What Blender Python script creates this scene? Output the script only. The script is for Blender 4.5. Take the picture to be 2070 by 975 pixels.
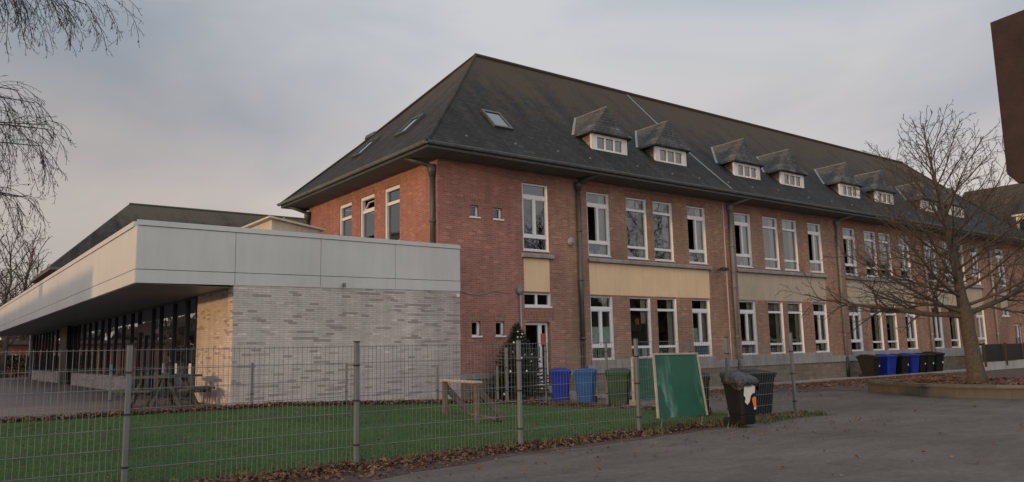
import bpy, math, random
from mathutils import Vector, Matrix
R = math.radians
random.seed(7)
for o in list(bpy.data.objects): bpy.data.objects.remove(o)
scene = bpy.context.scene
COL = scene.collection

# ------------------------------------------------------------------ camera
CZ = 1.6
yaw, pitch, roll, FPX = R(52.7218), R(7.929), R(-1.2549), 1582.57
fw = Vector((math.cos(yaw)*math.cos(pitch), math.sin(yaw)*math.cos(pitch), math.sin(pitch)))
rt = Vector((math.sin(yaw), -math.cos(yaw), 0)); up = rt.cross(fw)
r2 = math.cos(roll)*rt + math.sin(roll)*up; u2 = -math.sin(roll)*rt + math.cos(roll)*up
cd = bpy.data.cameras.new('camera'); cam = bpy.data.objects.new('camera', cd); COL.objects.link(cam)
cd.sensor_width = 36; cd.lens = FPX*36/2070; cd.clip_start = .1; cd.clip_end = 3000
m = Matrix((r2, u2, -fw)).transposed().to_4x4(); m.translation = Vector((0, 0, CZ)); cam.matrix_world = m
scene.camera = cam

# ------------------------------------------------------------------ light
SUN_EL, SUN_AZ = R(6.0), R(184.0)          # the sun stands low towards -X, a little towards -Y
SDIR = Vector((math.cos(SUN_EL)*math.cos(SUN_AZ), math.cos(SUN_EL)*math.sin(SUN_AZ), math.sin(SUN_EL)))
sl = bpy.data.lights.new('sun', 'SUN'); sl.energy = 2.0; sl.angle = R(2); sl.color = (.80, .48, .20)
so = bpy.data.objects.new('sun', sl); COL.objects.link(so); so.rotation_euler = SDIR.to_track_quat('Z', 'Y').to_euler()
w = bpy.data.worlds.new("World"); scene.world = w; w.use_nodes = True
nt = w.node_tree; N = nt.nodes; L = nt.links; N.clear()
wo = N.new('ShaderNodeOutputWorld')
sky = N.new('ShaderNodeTexSky'); sky.sky_type = 'NISHITA'; sky.sun_disc = False
sky.sun_elevation = SUN_EL; sky.sun_rotation = R(90) - SUN_AZ; sky.air_density = 1.2; sky.dust_density = 2
bg1 = N.new('ShaderNodeBackground'); bg1.inputs[1].default_value = .12; L.new(sky.outputs[0], bg1.inputs[0])
tc = N.new('ShaderNodeTexCoord'); sep = N.new('ShaderNodeSeparateXYZ'); L.new(tc.outputs['Generated'], sep.inputs[0])
mp = N.new('ShaderNodeMapping'); mp.inputs['Scale'].default_value = (1.5, 1.5, 3.3); mp.inputs['Location'].default_value = (2.3, .4, .9); L.new(tc.outputs['Generated'], mp.inputs[0])
cn = N.new('ShaderNodeTexNoise'); cn.inputs['Scale'].default_value = 1.7; cn.inputs['Detail'].default_value = 6; cn.inputs['Roughness'].default_value = .48; cn.inputs['Distortion'].default_value = .5
L.new(mp.outputs[0], cn.inputs['Vector'])
gr = N.new('ShaderNodeValToRGB'); L.new(sep.outputs[2], gr.inputs[0]); e = gr.color_ramp.elements
e[0].position = 0.0; e[0].color = (.60, .50, .45, 1); e[1].position = 1; e[1].color = (.74, .74, .76, 1)
for p, c in ((.10, (.55, .485, .45)), (.19, (.53, .475, .455)), (.27, (.45, .425, .43)), (.36, (.42, .43, .455)), (.50, (.43, .45, .49))):
    q = e.new(p); q.color = (*c, 1)
cr = N.new('ShaderNodeValToRGB'); L.new(cn.outputs[0], cr.inputs[0]); e = cr.color_ramp.elements
e[0].position = .34; e[0].color = (.80, .86, .94, 1); e[1].position = .64; e[1].color = (1.14, 1.11, 1.08, 1)
mul = N.new('ShaderNodeMixRGB'); mul.blend_type = 'MULTIPLY'; mul.inputs[0].default_value = 1; L.new(gr.outputs[0], mul.inputs[1]); L.new(cr.outputs[0], mul.inputs[2])
# gain added to the unseen sky behind the camera to lift walls facing -Y
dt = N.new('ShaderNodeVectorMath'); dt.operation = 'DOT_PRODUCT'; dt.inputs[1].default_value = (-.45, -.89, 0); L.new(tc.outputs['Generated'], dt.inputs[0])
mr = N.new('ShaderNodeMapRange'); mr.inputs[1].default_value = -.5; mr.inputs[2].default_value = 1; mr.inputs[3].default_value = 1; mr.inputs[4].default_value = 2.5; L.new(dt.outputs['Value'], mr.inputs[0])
# thinner cloud, lit from within, ahead and to the right
d2 = N.new('ShaderNodeVectorMath'); d2.operation = 'DOT_PRODUCT'; d2.inputs[1].default_value = (.70, .60, .40); L.new(tc.outputs['Generated'], d2.inputs[0])
m2 = N.new('ShaderNodeMapRange'); m2.interpolation_type = 'SMOOTHSTEP'; m2.inputs[1].default_value = .78; m2.inputs[2].default_value = 1; m2.inputs[3].default_value = .97; m2.inputs[4].default_value = 1.34; L.new(d2.outputs['Value'], m2.inputs[0])
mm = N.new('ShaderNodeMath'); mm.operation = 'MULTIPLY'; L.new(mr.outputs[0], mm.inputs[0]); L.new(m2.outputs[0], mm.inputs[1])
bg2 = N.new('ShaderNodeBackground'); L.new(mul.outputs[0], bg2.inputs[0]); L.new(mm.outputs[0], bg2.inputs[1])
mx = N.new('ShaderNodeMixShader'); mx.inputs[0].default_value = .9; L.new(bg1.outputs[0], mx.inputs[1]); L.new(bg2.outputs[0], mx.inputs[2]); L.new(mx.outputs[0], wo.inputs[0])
vs = scene.view_settings; vs.view_transform = 'Standard'; vs.look = 'None'; vs.gamma = 1; vs.use_curve_mapping = False; vs.exposure = 0.0
scene.cycles.use_denoising = True; scene.cycles.max_bounces = 8; scene.cycles.transparent_max_bounces = 12
scene.cycles.glossy_bounces = 4; scene.cycles.sample_clamp_indirect = 4

# ------------------------------------------------------------------ materials
class G:
    def __init__(s, name):
        s.m = bpy.data.materials.new(name); s.m.use_nodes = True; s.t = s.m.node_tree; s.N = s.t.nodes
        s.b = s.N['Principled BSDF']; s.out = s.N['Material Output']
    def n(s, typ, ins=None, **kw):
        x = s.N.new(typ)
        for k, v in kw.items(): setattr(x, k, v)
        for k, v in (ins or {}).items(): s.set(x.inputs[k], v)
        return x
    def set(s, inp, v):
        if hasattr(v, 'is_output') and v.is_output: s.t.links.new(v, inp)
        elif hasattr(v, 'outputs'): s.t.links.new(v.outputs[0], inp)
        elif isinstance(v, tuple) and len(v) == 3 and inp.type == 'RGBA': inp.default_value = (*v, 1)
        else: inp.default_value = v
    def P(s, **kw):
        for k, v in kw.items(): s.set(s.b.inputs[k.replace('_', ' ')], v)
        return s
    def pos(s): return s.n('ShaderNodeNewGeometry').outputs['Position']
    def obj(s): return s.n('ShaderNodeTexCoord').outputs['Object']
    def math(s, op, a, b=0.): return s.n('ShaderNodeMath', {0: a, 1: b}, operation=op).outputs[0]
    def wall(s):
        g = s.n('ShaderNodeNewGeometry'); a = s.n('ShaderNodeSeparateXYZ', {0: g.outputs['Normal']}); p = s.n('ShaderNodeSeparateXYZ', {0: g.outputs['Position']})
        ax = s.math('ABSOLUTE', a.outputs[0]); ay = s.math('ABSOLUTE', a.outputs[1]); f = s.math('GREATER_THAN', ax, ay)
        d = s.math('SUBTRACT', p.outputs[1], p.outputs[0]); u = s.math('ADD', p.outputs[0], s.math('MULTIPLY', d, f))
        return s.n('ShaderNodeCombineXYZ', {0: u, 1: p.outputs[2], 2: 0.}).outputs[0], p
    def noise(s, v, sc, det=4., ro=.5, scale=None, dist=0.):
        if scale: v = s.n('ShaderNodeMapping', {0: v, 'Scale': scale}).outputs[0]
        return s.n('ShaderNodeTexNoise', {'Vector': v, 'Scale': sc, 'Detail': det, 'Roughness': ro, 'Distortion': dist}).outputs[0]
    def ramp(s, f, *st):
        r = s.n('ShaderNodeValToRGB', {0: f}); e = r.color_ramp.elements
        while len(e) < len(st): e.new(.5)
        for x, (p, c) in zip(e, st):
            x.position = p; x.color = (*(c if isinstance(c, tuple) else (c, c, c)), 1)
        return r.outputs[0]
    def mix(s, f, a, b, mode='MIX'):
        return s.n('ShaderNodeMixRGB', {0: f, 1: a, 2: b}, blend_type=mode).outputs[0]
    def bump(s, h, st=.3, d=.01):
        s.set(s.b.inputs['Normal'], s.n('ShaderNodeBump', {'Strength': st, 'Distance': d, 'Height': h})); return s

M = {}
def plain(name, col, rough=.6, var=.12, sc=6., metal=0., bump=0., spec=None):
    g = G(name); p = g.pos(); f = g.noise(p, sc, 5., .6)
    lo = tuple(c*(1-var) for c in col); hi = tuple(min(1, c*(1+var)) for c in col)
    g.P(Base_Color=g.ramp(f, (.3, lo), (.7, hi)), Roughness=rough, Metallic=metal)
    if spec is not None: g.P(Specular_IOR_Level=spec)
    if bump: g.bump(g.noise(p, sc*6, 4.), bump, .01)
    M[name] = g.m; return g.m
def cellof(g, v, bw, bh):
    s = g.n('ShaderNodeSeparateXYZ', {0: v}); row = g.math('FLOOR', g.math('DIVIDE', s.outputs[1], bh)); od = g.math('SUBTRACT', 1., g.math('FLOORED_MODULO', row, 2.))
    cu = g.math('FLOOR', g.math('DIVIDE', g.math('ADD', s.outputs[0], g.math('MULTIPLY', od, bw/2)), bw)); cu2 = g.math('SUBTRACT', cu, g.math('MULTIPLY', od, .5))
    return g.n('ShaderNodeCombineXYZ', {0: g.math('ADD', cu, .25), 1: g.math('ADD', row, .5), 2: 0.}).outputs[0], cu2, row
def brick(name, c1, c2, mortar, bw=.21, bh=.065, ms=.009, tint=None, dark=None, bumpst=.5, cv_=.5):
    g = G(name); v, p = g.wall()
    b = g.n('ShaderNodeTexBrick', {'Vector': v, 'Color1': c1, 'Color2': c2, 'Mortar': mortar, 'Scale': 1., 'Mortar Size': ms, 'Mortar Smooth': .2, 'Bias': -.1, 'Brick Width': bw, 'Row Height': bh})
    pos = g.pos()
    # each brick its own shade: noise sampled on stepped cells
    cell, cu, cr_ = cellof(g, v, bw, bh)
    wn = g.n('ShaderNodeTexWhiteNoise', {'Vector': cell}); wn.noise_dimensions = '3D'
    shade = g.ramp(wn.outputs[0], (0, .72), (.3, .93), (.85, 1.04), (.93, 1.25), (1, 1.7))
    c = g.mix(cv_, b.outputs[0], shade, 'MULTIPLY')
    big = g.ramp(g.noise(pos, .35, 5., .6), (.3, .80), (.7, 1.18)); c = g.mix(1., c, big, 'MULTIPLY')
    st = g.ramp(g.noise(v, 1.2, 4., .6, scale=(3., .25, 1)), (.35, .84), (.65, 1.1)); c = g.mix(.7, c, st, 'MULTIPLY')
    if tint: c = tint(g, c, p, pos)
    if dark:
        cv = g.n('ShaderNodeCombineXYZ', {0: g.math('MULTIPLY', cu, .33), 1: g.math('MULTIPLY', cr_, 1.37), 2: 0.}).outputs[0]
        n1 = g.math('ADD', g.noise(cv, 1., 2., .6), g.math('MULTIPLY', g.math('SUBTRACT', wn.outputs[0], .5), .10)); c = g.mix(g.ramp(n1, (dark[0], 0.), (dark[0]+.05, .72)), c, dark[1])
    g.P(Base_Color=c, Roughness=.88, Specular_IOR_Level=.25)
    g.bump(g.math('ADD', b.outputs['Fac'], g.math('MULTIPLY', g.noise(pos, 60., 3.), -.6)), bumpst, -.006)
    M[name] = g.m; return g.m
def redtint(g, c, p, pos):
    # the near end of the long wall was rebuilt in a redder brick than the bays further on
    f = g.ramp(g.math('ADD', p.outputs[0], g.math('MULTIPLY', g.noise(pos, .6), 1.5)), (0, 0.), (1, 1.))
    mr = g.n('ShaderNodeMapRange', {0: p.outputs[0], 1: 15.2, 2: 18., 3: 0., 4: 1.}).outputs[0]
    return g.mix(mr, g.mix(1., c, (1.0, .80, .86), 'MULTIPLY'), g.mix(1., c, (.96, .94, .88), 'MULTIPLY'))
brick('red_brick', (.33, .178, .122), (.28, .148, .102), (.34, .26, .21), tint=redtint)
brick('annex_brick', (.33, .11, .06), (.26, .085, .05), (.28, .22, .18))
brick('pale_brick', (.60, .52, .475), (.56, .485, .44), (.44, .38, .355), bw=.24, bh=.055, ms=.006, dark=(.57, (.25, .20, .18)), bumpst=.9, cv_=.3)
brick('rubble_stone', (.21, .165, .115), (.165, .12, .09), (.19, .165, .14), bw=.34, bh=.13, ms=.014)
brick('planter_stone', (.105, .094, .078), (.088, .079, .066), (.09, .08, .06), bw=.62, bh=.30, ms=.012)
def soldier():
    g = G('soldier_brick'); v, p = g.wall(); s = g.n('ShaderNodeSeparateXYZ', {0: v})
    v2 = g.n('ShaderNodeCombineXYZ', {0: s.outputs[1], 1: s.outputs[0], 2: 0.}).outputs[0]
    b = g.n('ShaderNodeTexBrick', {'Vector': v2, 'Color1': (.29, .115, .075), 'Color2': (.21, .085, .058), 'Mortar': (.25, .2, .16), 'Scale': 1., 'Mortar Size': .009, 'Brick Width': .26, 'Row Height': .068})
    b.offset = 0
    g.P(Base_Color=g.mix(.7, b.outputs[0], g.ramp(g.noise(g.pos(), 9.), (.3, .7), (.7, 1.3)), 'MULTIPLY'), Roughness=.9); M['soldier'] = g.m
soldier()
def slate(name, base, moss, ridge_z, eave_z, amt=1.):
    g = G(name); v, p = g.wall(); pos = g.pos()
    b = g.n('ShaderNodeTexBrick', {'Vector': v, 'Color1': tuple(c*1.25 for c in base), 'Color2': tuple(c*.75 for c in base), 'Mortar': tuple(c*.35 for c in base), 'Scale': 1., 'Mortar Size': .012, 'Brick Width': .26, 'Row Height': .115})
    cell = cellof(g, v, .26, .115)[0]
    wn = g.n('ShaderNodeTexWhiteNoise', {'Vector': cell})
    c = g.mix(.7, b.outputs[0], g.ramp(wn.outputs[0], (0, .8), (.9, 1.08), (1, 1.5)), 'MULTIPLY')
    c = g.mix(1., c, g.ramp(g.noise(v, 1., 6., .65, scale=(1.6, .22, 1), dist=.6), (.28, .5), (.5, .95), (.72, 1.9)), 'MULTIPLY')
    h = g.n('ShaderNodeMapRange', {0: p.outputs[2], 1: eave_z, 2: ridge_z, 3: 0., 4: 1.}).outputs[0]
    n = g.noise(v, 1., 7., .7, scale=(1.1, .35, 1), dist=.5)
    f = g.math('ADD', g.math('MULTIPLY', h, .50), g.math('ADD', g.math('MULTIPLY', n, .7), g.math('MULTIPLY', g.noise(pos, 1.3, 6., .75), .45)))
    c = g.mix(g.ramp(f, (.76, 0.), (.94, .65*amt), (1.1, .9*amt)), c, g.mix(g.noise(pos, 14., 4., .7), tuple(x*.45 for x in moss), tuple(x*1.5 for x in moss)))
    sp = g.ramp(g.noise(pos, 3.2, 8., .8), (.64, 0.), (.74, .35)); c = g.mix(sp, c, (.13, .125, .105))
    g.P(Base_Color=c, Roughness=.82, Specular_IOR_Level=.3)
    g.bump(g.math('ADD', b.outputs['Fac'], g.math('MULTIPLY', g.noise(pos, 25., 4.), -1.)), .6, -.012)
    M[name] = g.m; return g.m
slate('slate', (.026, .0258, .0245), (.062, .046, .028), 13.4, 7.7)
slate('dormer_slate', (.082, .082, .080), (.11, .10, .08), 11.6, 9.0, .6)
slate('back_slate', (.034, .030, .027), (.085, .075, .055), 13.4, 9.)
def streaky(name, col, rough=.7, amt=.25):
    g = G(name); v, p = g.wall(); pos = g.pos()
    a = g.ramp(g.noise(v, 1., 5., .6, scale=(5., .5, 1)), (.3, 1-amt), (.6, 1.05)); b = g.ramp(g.noise(pos, .9, 5., .6), (.3, 1-amt*.6), (.7, 1.08))
    g.P(Base_Color=g.mix(1., g.mix(1., col, a, 'MULTIPLY'), b, 'MULTIPLY'), Roughness=rough); g.bump(g.noise(pos, 40., 4.), .15, .01); M[name] = g.m
streaky('yellow_render', (.70, .50, .30), .9, .05); streaky('grey_render', (.46, .375, .275), .9, .16)
streaky('concrete', (.29, .275, .255), .9, .3); streaky('white_paint', (.70, .67, .62), .5, .22); streaky('pale_wall', (.42, .40, .38), .9, .25)
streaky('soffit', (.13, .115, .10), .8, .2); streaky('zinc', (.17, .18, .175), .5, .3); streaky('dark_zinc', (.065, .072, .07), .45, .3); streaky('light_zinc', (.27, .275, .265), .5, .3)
streaky('cream', (.55, .50, .40), .7, .2); streaky('galvanised', (.15, .16, .16), .55, .3); streaky('wire', (.16, .17, .17), .6, .3)
def fascia():
    g = G('fascia_panel'); pos = g.pos()
    vw, _ = g.wall(); g.P(Base_Color=g.mix(1., g.ramp(g.noise(vw, 1., 5., .65, scale=(3.5, .4, 1)), (.3, .94), (.62, 1.01)), g.ramp(g.noise(pos, .45, 4., .55), (.3, (.52, .505, .475)), (.7, (.60, .585, .55))), 'MULTIPLY'), Roughness=.38, Specular_IOR_Level=.45)
    g.bump(g.noise(pos, .9, 2.), .07, .06); M['fascia'] = g.m
fascia()
plain('white_frame', (.74, .73, .71), .35, .05); plain('black', (.012, .012, .013), .5); plain('dark_metal', (.02, .021, .022), .4, metal=.3)
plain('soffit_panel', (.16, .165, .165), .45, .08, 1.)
plain('lead', (.17, .175, .175), .5, .3, 12.); plain('interior', (.26, .24, .205), .9, .3, 1.); plain('interior_dark', (.05, .05, .048), .9, .4, .8)
plain('curtain', (.72, .68, .52), .95, .1); plain('wood', (.105, .082, .066), .85, .35, 9., bump=.3); plain('pale_wood', (.36, .30, .25), .85, .2, 9.)
plain('table_wood', (.045, .05, .045), .8, .4, 10.); plain('rust', (.034, .017, .014), .85, .35, 5., bump=.4); plain('bark', (.075, .058, .042), .95, .4, 14., bump=.8)
plain('twig', (.058, .047, .038), .9, .2); plain('birch_twig', (.028, .022, .021), .9, .2); plain('birch_bark', (.35, .33, .30), .9, .4, 5.)
plain('far_twig', (.07, .05, .042), .9, .2); plain('soil', (.06, .042, .033), .98, .4, 5., bump=.6); plain('bin_black', (.0075, .008, .009), .6, .25, 4., spec=.25)
plain('bin_blue', (.012, .03, .27), .6, .15, 4., spec=.2); plain('bin_lightblue', (.014, .075, .24), .6, .15, 4., spec=.2); plain('bin_green', (.025, .06, .032), .5, .2, 4., spec=.2)
plain('rubber', (.012, .012, .012), .8); plain('paper', (.62, .62, .58), .8, .15, 20.); plain('orange', (.72, .17, .05), .6); plain('pink', (.6, .3, .3), .7)
plain('poster_green', (.66, .80, .72), .7, .3, 9.); plain('poster_teal', (.16, .32, .28), .7, .5, 12.); plain('poster_blue', (.08, .24, .40), .7, .3, 9.); plain('red_sign', (.45, .07, .04), .6)
plain('needles', (.020, .036, .022), .8, .4, 8.); plain('needles_dark', (.012, .024, .016), .8, .3); plain('bauble', (.8, .8, .78), .3)
plain('blue_box', (.02, .04, .22), .5)
plain('far_wood', (.10, .075, .06), .95, .4, .4)
def glass(name, tint, f0=.04, rough=.02, ior=1.6):
    g = G(name); N = g.N
    fr = g.n('ShaderNodeFresnel', {'IOR': ior}); f = g.math('ADD', g.math('MULTIPLY', fr.outputs[0], 1.35), f0)
    nb = g.n('ShaderNodeBump', {'Strength': .05, 'Distance': .05, 'Height': g.noise(g.pos(), 1.4, 2.)})
    gl = g.n('ShaderNodeBsdfGlossy', {'Color': (.80, .86, .92), 'Roughness': rough, 'Normal': nb}); tr = g.n('ShaderNodeBsdfTransparent', {'Color': tint})
    mx = g.n('ShaderNodeMixShader', {0: f, 1: tr, 2: gl}); g.t.links.new(mx.outputs[0], g.out.inputs[0]); M[name] = g.m
glass('glass', (.62, .66, .65), .06, .02, 1.7); glass('glass_low', (.88, .90, .87), .08, .02, 1.65); glass('glass_dark', (.45, .48, .46), .03); glass('shop_glass', (.5, .53, .5), .06, .012, 2.1); glass('sky_glass', (.35, .38, .38), .12)
def asphalt():
    g = G('asphalt'); p = g.pos()
    c = g.ramp(g.noise(p, .22, 6., .62, dist=.4), (.3, (.083, .070, .060)), (.5, (.104, .090, .078)), (.72, (.126, .109, .095)))
    c = g.mix(1., c, g.ramp(g.noise(p, 55., 3., .8), (.25, .62), (.75, 1.38)), 'MULTIPLY')
    c = g.mix(1., c, g.ramp(g.noise(p, 9., 6., .85), (.3, .66), (.7, 1.36)), 'MULTIPLY'); c = g.mix(g.ramp(g.noise(p, 6., 9., .9), (.62, 0.), (.66, .35)), c, (.20, .18, .155))
    c = g.mix(g.ramp(g.noise(p, 2.1, 8., .75), (.54, 0.), (.66, .55)), c, (.058, .049, .043))
    c = g.mix(1., c, g.ramp(g.noise(p, .55, 3., .5, scale=(1., 2.6, 1), dist=1.2), (.32, .80), (.55, 1.), (.75, 1.14)), 'MULTIPLY')
    c = g.mix(g.ramp(g.noise(p, 26., 2., .5), (.70, 0.), (.74, .75)), c, (.22, .20, .17))
    # fine cracks
    vo = g.n('ShaderNodeTexVoronoi', {'Vector': g.n('ShaderNodeMixRGB', {0: .16, 1: p, 2: g.n('ShaderNodeTexNoise', {'Vector': p, 'Scale': 1.5}).outputs[1]}).outputs[0], 'Scale': .28}, feature='DISTANCE_TO_EDGE')
    c = g.mix(g.ramp(vo.outputs[0], (.0, .45), (.005, 0.)), c, (.04, .035, .03))
    g.P(Base_Color=c, Roughness=g.ramp(g.noise(p, .5, 4.), (.3, .72), (.7, .95)), Specular_IOR_Level=.3); g.bump(g.noise(p, 45., 4., .8), .8, .008); M['asphalt'] = g.m
asphalt()
def turf():
    g = G('turf'); p = g.pos()
    c = g.ramp(g.noise(p, .55, 6., .7, dist=.8), (.25, (.036, .064, .022)), (.5, (.050, .096, .033)), (.75, (.070, .125, .043)))
    c = g.mix(1., c, g.ramp(g.noise(p, 7., 6., .85), (.3, .62), (.7, 1.38)), 'MULTIPLY')
    c = g.mix(1., c, g.ramp(g.noise(p, 42., 5., .85), (.3, .35), (.7, 1.6)), 'MULTIPLY')
    c = g.mix(g.ramp(g.noise(p, 3., 7., .8), (.58, 0.), (.74, .45)), c, (.085, .080, .040))
    c = g.mix(g.ramp(g.noise(p, 34., 2., .4), (.72, 0.), (.76, .7)), c, (.20, .16, .09))
    g.P(Base_Color=c, Roughness=.95, Specular_IOR_Level=.1); g.bump(g.noise(p, 60., 4., .8), 1., .02); M['turf'] = g.m
turf()
def paving():
    g = G('paving'); p = g.pos()
    b = g.n('ShaderNodeTexBrick', {'Vector': p, 'Color1': (.17, .125, .115), 'Color2': (.13, .10, .095), 'Mortar': (.08, .068, .062), 'Scale': 1., 'Mortar Size': .008, 'Brick Width': .22, 'Row Height': .11})
    c = g.mix(1., b.outputs[0], g.ramp(g.noise(p, .5, 5.), (.3, .8), (.7, 1.2)), 'MULTIPLY')
    g.P(Base_Color=c, Roughness=.85); g.bump(b.outputs['Fac'], .4, -.004); M['paving'] = g.m
paving()
def dirt():
    g = G('dirt'); p = g.pos()
    c = g.ramp(g.noise(p, 1.1, 8., .75), (.3, (.045, .030, .027)), (.55, (.085, .058, .048)), (.75, (.13, .098, .08)))
    c = g.mix(1., c, g.ramp(g.noise(p, 30., 4., .8), (.3, .5), (.7, 1.4)), 'MULTIPLY')
    g.P(Base_Color=c, Roughness=.98); g.bump(g.noise(p, 22., 5., .8), 1., .03); M['dirt'] = g.m
dirt()
def island(name, *cols, rough=.9):
    g = G(name); r = g.n('ShaderNodeNewGeometry').outputs['Random Per Island']; st = [(i/max(1, len(cols)-1), c) for i, c in enumerate(cols)]
    g.P(Base_Color=g.ramp(r, *st), Roughness=rough); M[name] = g.m
island('leaves', (.045, .018, .013), (.12, .045, .024), (.07, .028, .018), (.17, .075, .038), (.085, .055, .035), (.22, .13, .075), (.06, .03, .02), rough=.7)
island('blades', (.05, .09, .025), (.10, .11, .04), (.07, .12, .03), (.22, .19, .10), (.16, .14, .07))
island('turf_blades', (.033, .075, .022), (.06, .12, .036), (.042, .09, .028), (.085, .14, .05), (.05, .105, .036), (.12, .14, .065)); island('hedge_leaf', (.03, .05, .02), (.07, .06, .03), (.13, .06, .035), (.05, .07, .03))
def board():
    g = G('chalk_green'); p = g.pos()
    c = g.ramp(g.noise(p, 1.6, 4.), (.3, (.006, .072, .040)), (.7, (.010, .092, .052)))
    st = g.ramp(g.noise(p, 1., 6., .7, scale=(2.8, 2.8, .8), dist=1.), (.52, 0.), (.68, .75)); z = g.n('ShaderNodeSeparateXYZ', {0: p}).outputs[2]
    lo = g.n('ShaderNodeMapRange', {0: z, 1: 1.35, 2: .3, 3: .25, 4: 1.}).outputs[0]
    c = g.mix(g.math('MULTIPLY', st, lo), c, (.20, .38, .30)); g.P(Base_Color=c, Roughness=.55); M['chalk_green'] = g.m
    g = G('pale_green'); p = g.pos(); g.P(Base_Color=g.ramp(g.noise(p, 2.), (.3, (.02, .10, .055)), (.7, (.03, .14, .08))), Roughness=.6); M['pale_green'] = g.m
board()
def bag():
    g = G('bag'); p = g.pos(); g.P(Base_Color=(.014, .015, .018), Roughness=.22, Specular_IOR_Level=.7); g.bump(g.noise(p, 9., 5., .6, dist=1.2), .9, .05); M['bag'] = g.m
bag()

# ------------------------------------------------------------------ mesh helpers
ORG = {}
class MB:
    def __init__(s): s.v = []; s.f = []
    def quad(s, *p):
        i = len(s.v); s.v += [tuple(q) for q in p]; s.f.append(tuple(range(i, i+len(p)))); return s
    def box(s, x0, x1, y0, y1, z0, z1, T=None):
        i = len(s.v); P = [(x, y, z) for z in (z0, z1) for x, y in ((x0, y0), (x1, y0), (x1, y1), (x0, y1))]
        if T: P = [tuple(T @ Vector(p)) for p in P]
        s.v += P; s.f += [tuple(i+k for k in q) for q in ((0, 3, 2, 1), (4, 5, 6, 7), (0, 1, 5, 4), (1, 2, 6, 5), (2, 3, 7, 6), (3, 0, 4, 7))]; return s
    def prism(s, poly, z0, z1):
        i = len(s.v); n = len(poly); s.v += [(x, y, z0) for x, y in poly] + [(x, y, z1) for x, y in poly]
        s.f.append(tuple(i+k for k in reversed(range(n)))); s.f.append(tuple(i+n+k for k in range(n)))
        for k in range(n): s.f.append((i+k, i+(k+1) % n, i+n+(k+1) % n, i+n+k))
        return s
    def hull(s, a, b):      # two matching loops
        i = len(s.v); n = len(a); s.v += [tuple(p) for p in a]+[tuple(p) for p in b]
        s.f.append(tuple(i+k for k in reversed(range(n)))); s.f.append(tuple(i+n+k for k in range(n)))
        for k in range(n): s.f.append((i+k, i+(k+1) % n, i+n+(k+1) % n, i+n+k))
        return s
    def tube(s, pts, rad, sides=8, cap=True):
        pts = [Vector(p) for p in pts]; n = len(pts)
        if not hasattr(rad, '__len__'): rad = [rad]*n
        i0 = len(s.v); t = (pts[1]-pts[0]).normalized(); a = t.cross(Vector((0, 0, 1)))
        if a.length < .05: a = t.cross(Vector((1, 0, 0)))
        a.normalize()
        for k in range(n):
            t = (pts[min(k+1, n-1)]-pts[max(k-1, 0)]).normalized(); a = (a - t*a.dot(t)).normalized(); b = t.cross(a)
            for j in range(sides):
                an = 2*math.pi*j/sides; s.v.append(tuple(pts[k] + (a*math.cos(an)+b*math.sin(an))*rad[k]))
        for k in range(n-1):
            for j in range(sides):
                j2 = (j+1) % sides; s.f.append((i0+k*sides+j, i0+k*sides+j2, i0+(k+1)*sides+j2, i0+(k+1)*sides+j))
        if cap and sides > 3:
            s.f.append(tuple(i0+j for j in reversed(range(sides)))); s.f.append(tuple(i0+(n-1)*sides+j for j in range(sides)))
        return s
    def lathe(s, c, prof, sides=14):
        i0 = len(s.v)
        for r, z in prof:
            for j in range(sides):
                an = 2*math.pi*j/sides; s.v.append((c[0]+r*math.cos(an), c[1]+r*math.sin(an), c[2]+z))
        for k in range(len(prof)-1):
            for j in range(sides):
                j2 = (j+1) % sides; s.f.append((i0+k*sides+j, i0+k*sides+j2, i0+(k+1)*sides+j2, i0+(k+1)*sides+j))
        s.f.append(tuple(i0+j for j in reversed(range(sides)))); s.f.append(tuple(i0+(len(prof)-1)*sides+j for j in range(sides))); return s
    def build(s, name, mat, parent=None, smooth=False, bevel=0, **tg):
        off = ORG.get(parent.name, Vector((0, 0, 0))) if parent else Vector((0, 0, 0))
        me = bpy.data.meshes.new(name); me.from_pydata([tuple(Vector(p)-off) for p in s.v], [], s.f); me.update()
        me.materials.append(M[mat] if isinstance(mat, str) else mat)
        if smooth: me.polygons.foreach_set('use_smooth', [True]*len(me.polygons))
        o = bpy.data.objects.new(name, me); COL.objects.link(o)
        if parent: o.parent = parent; ORG[o.name] = off
        if bevel:
            b = o.modifiers.new('bevel', 'BEVEL'); b.width = bevel; b.segments = 2; b.limit_method = 'ANGLE'
        if tg: tag(o, **tg)
        return o
def tag(o, label=None, cat=None, group=None, kind=None):
    for k, v in (('label', label), ('category', cat), ('group', group), ('kind', kind)):
        if v: o[k] = v
    return o
def thing(name, label, cat, loc=(0, 0, 0), group=None):
    o = bpy.data.objects.new(name, None); COL.objects.link(o); o.location = loc; o.empty_display_size = .2; ORG[o.name] = Vector(loc); return tag(o, label, cat, group)
def copy_tree(o, parent=None):
    c = o.copy(); COL.objects.link(c); c.parent = parent
    for ch in list(o.children): copy_tree(ch, c)
    return c
def T_(x, y, z, rz=0, rx=0, ry=0):
    return Matrix.Translation((x, y, z)) @ Matrix.Rotation(rz, 4, 'Z') @ Matrix.Rotation(ry, 4, 'Y') @ Matrix.Rotation(rx, 4, 'X')
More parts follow.
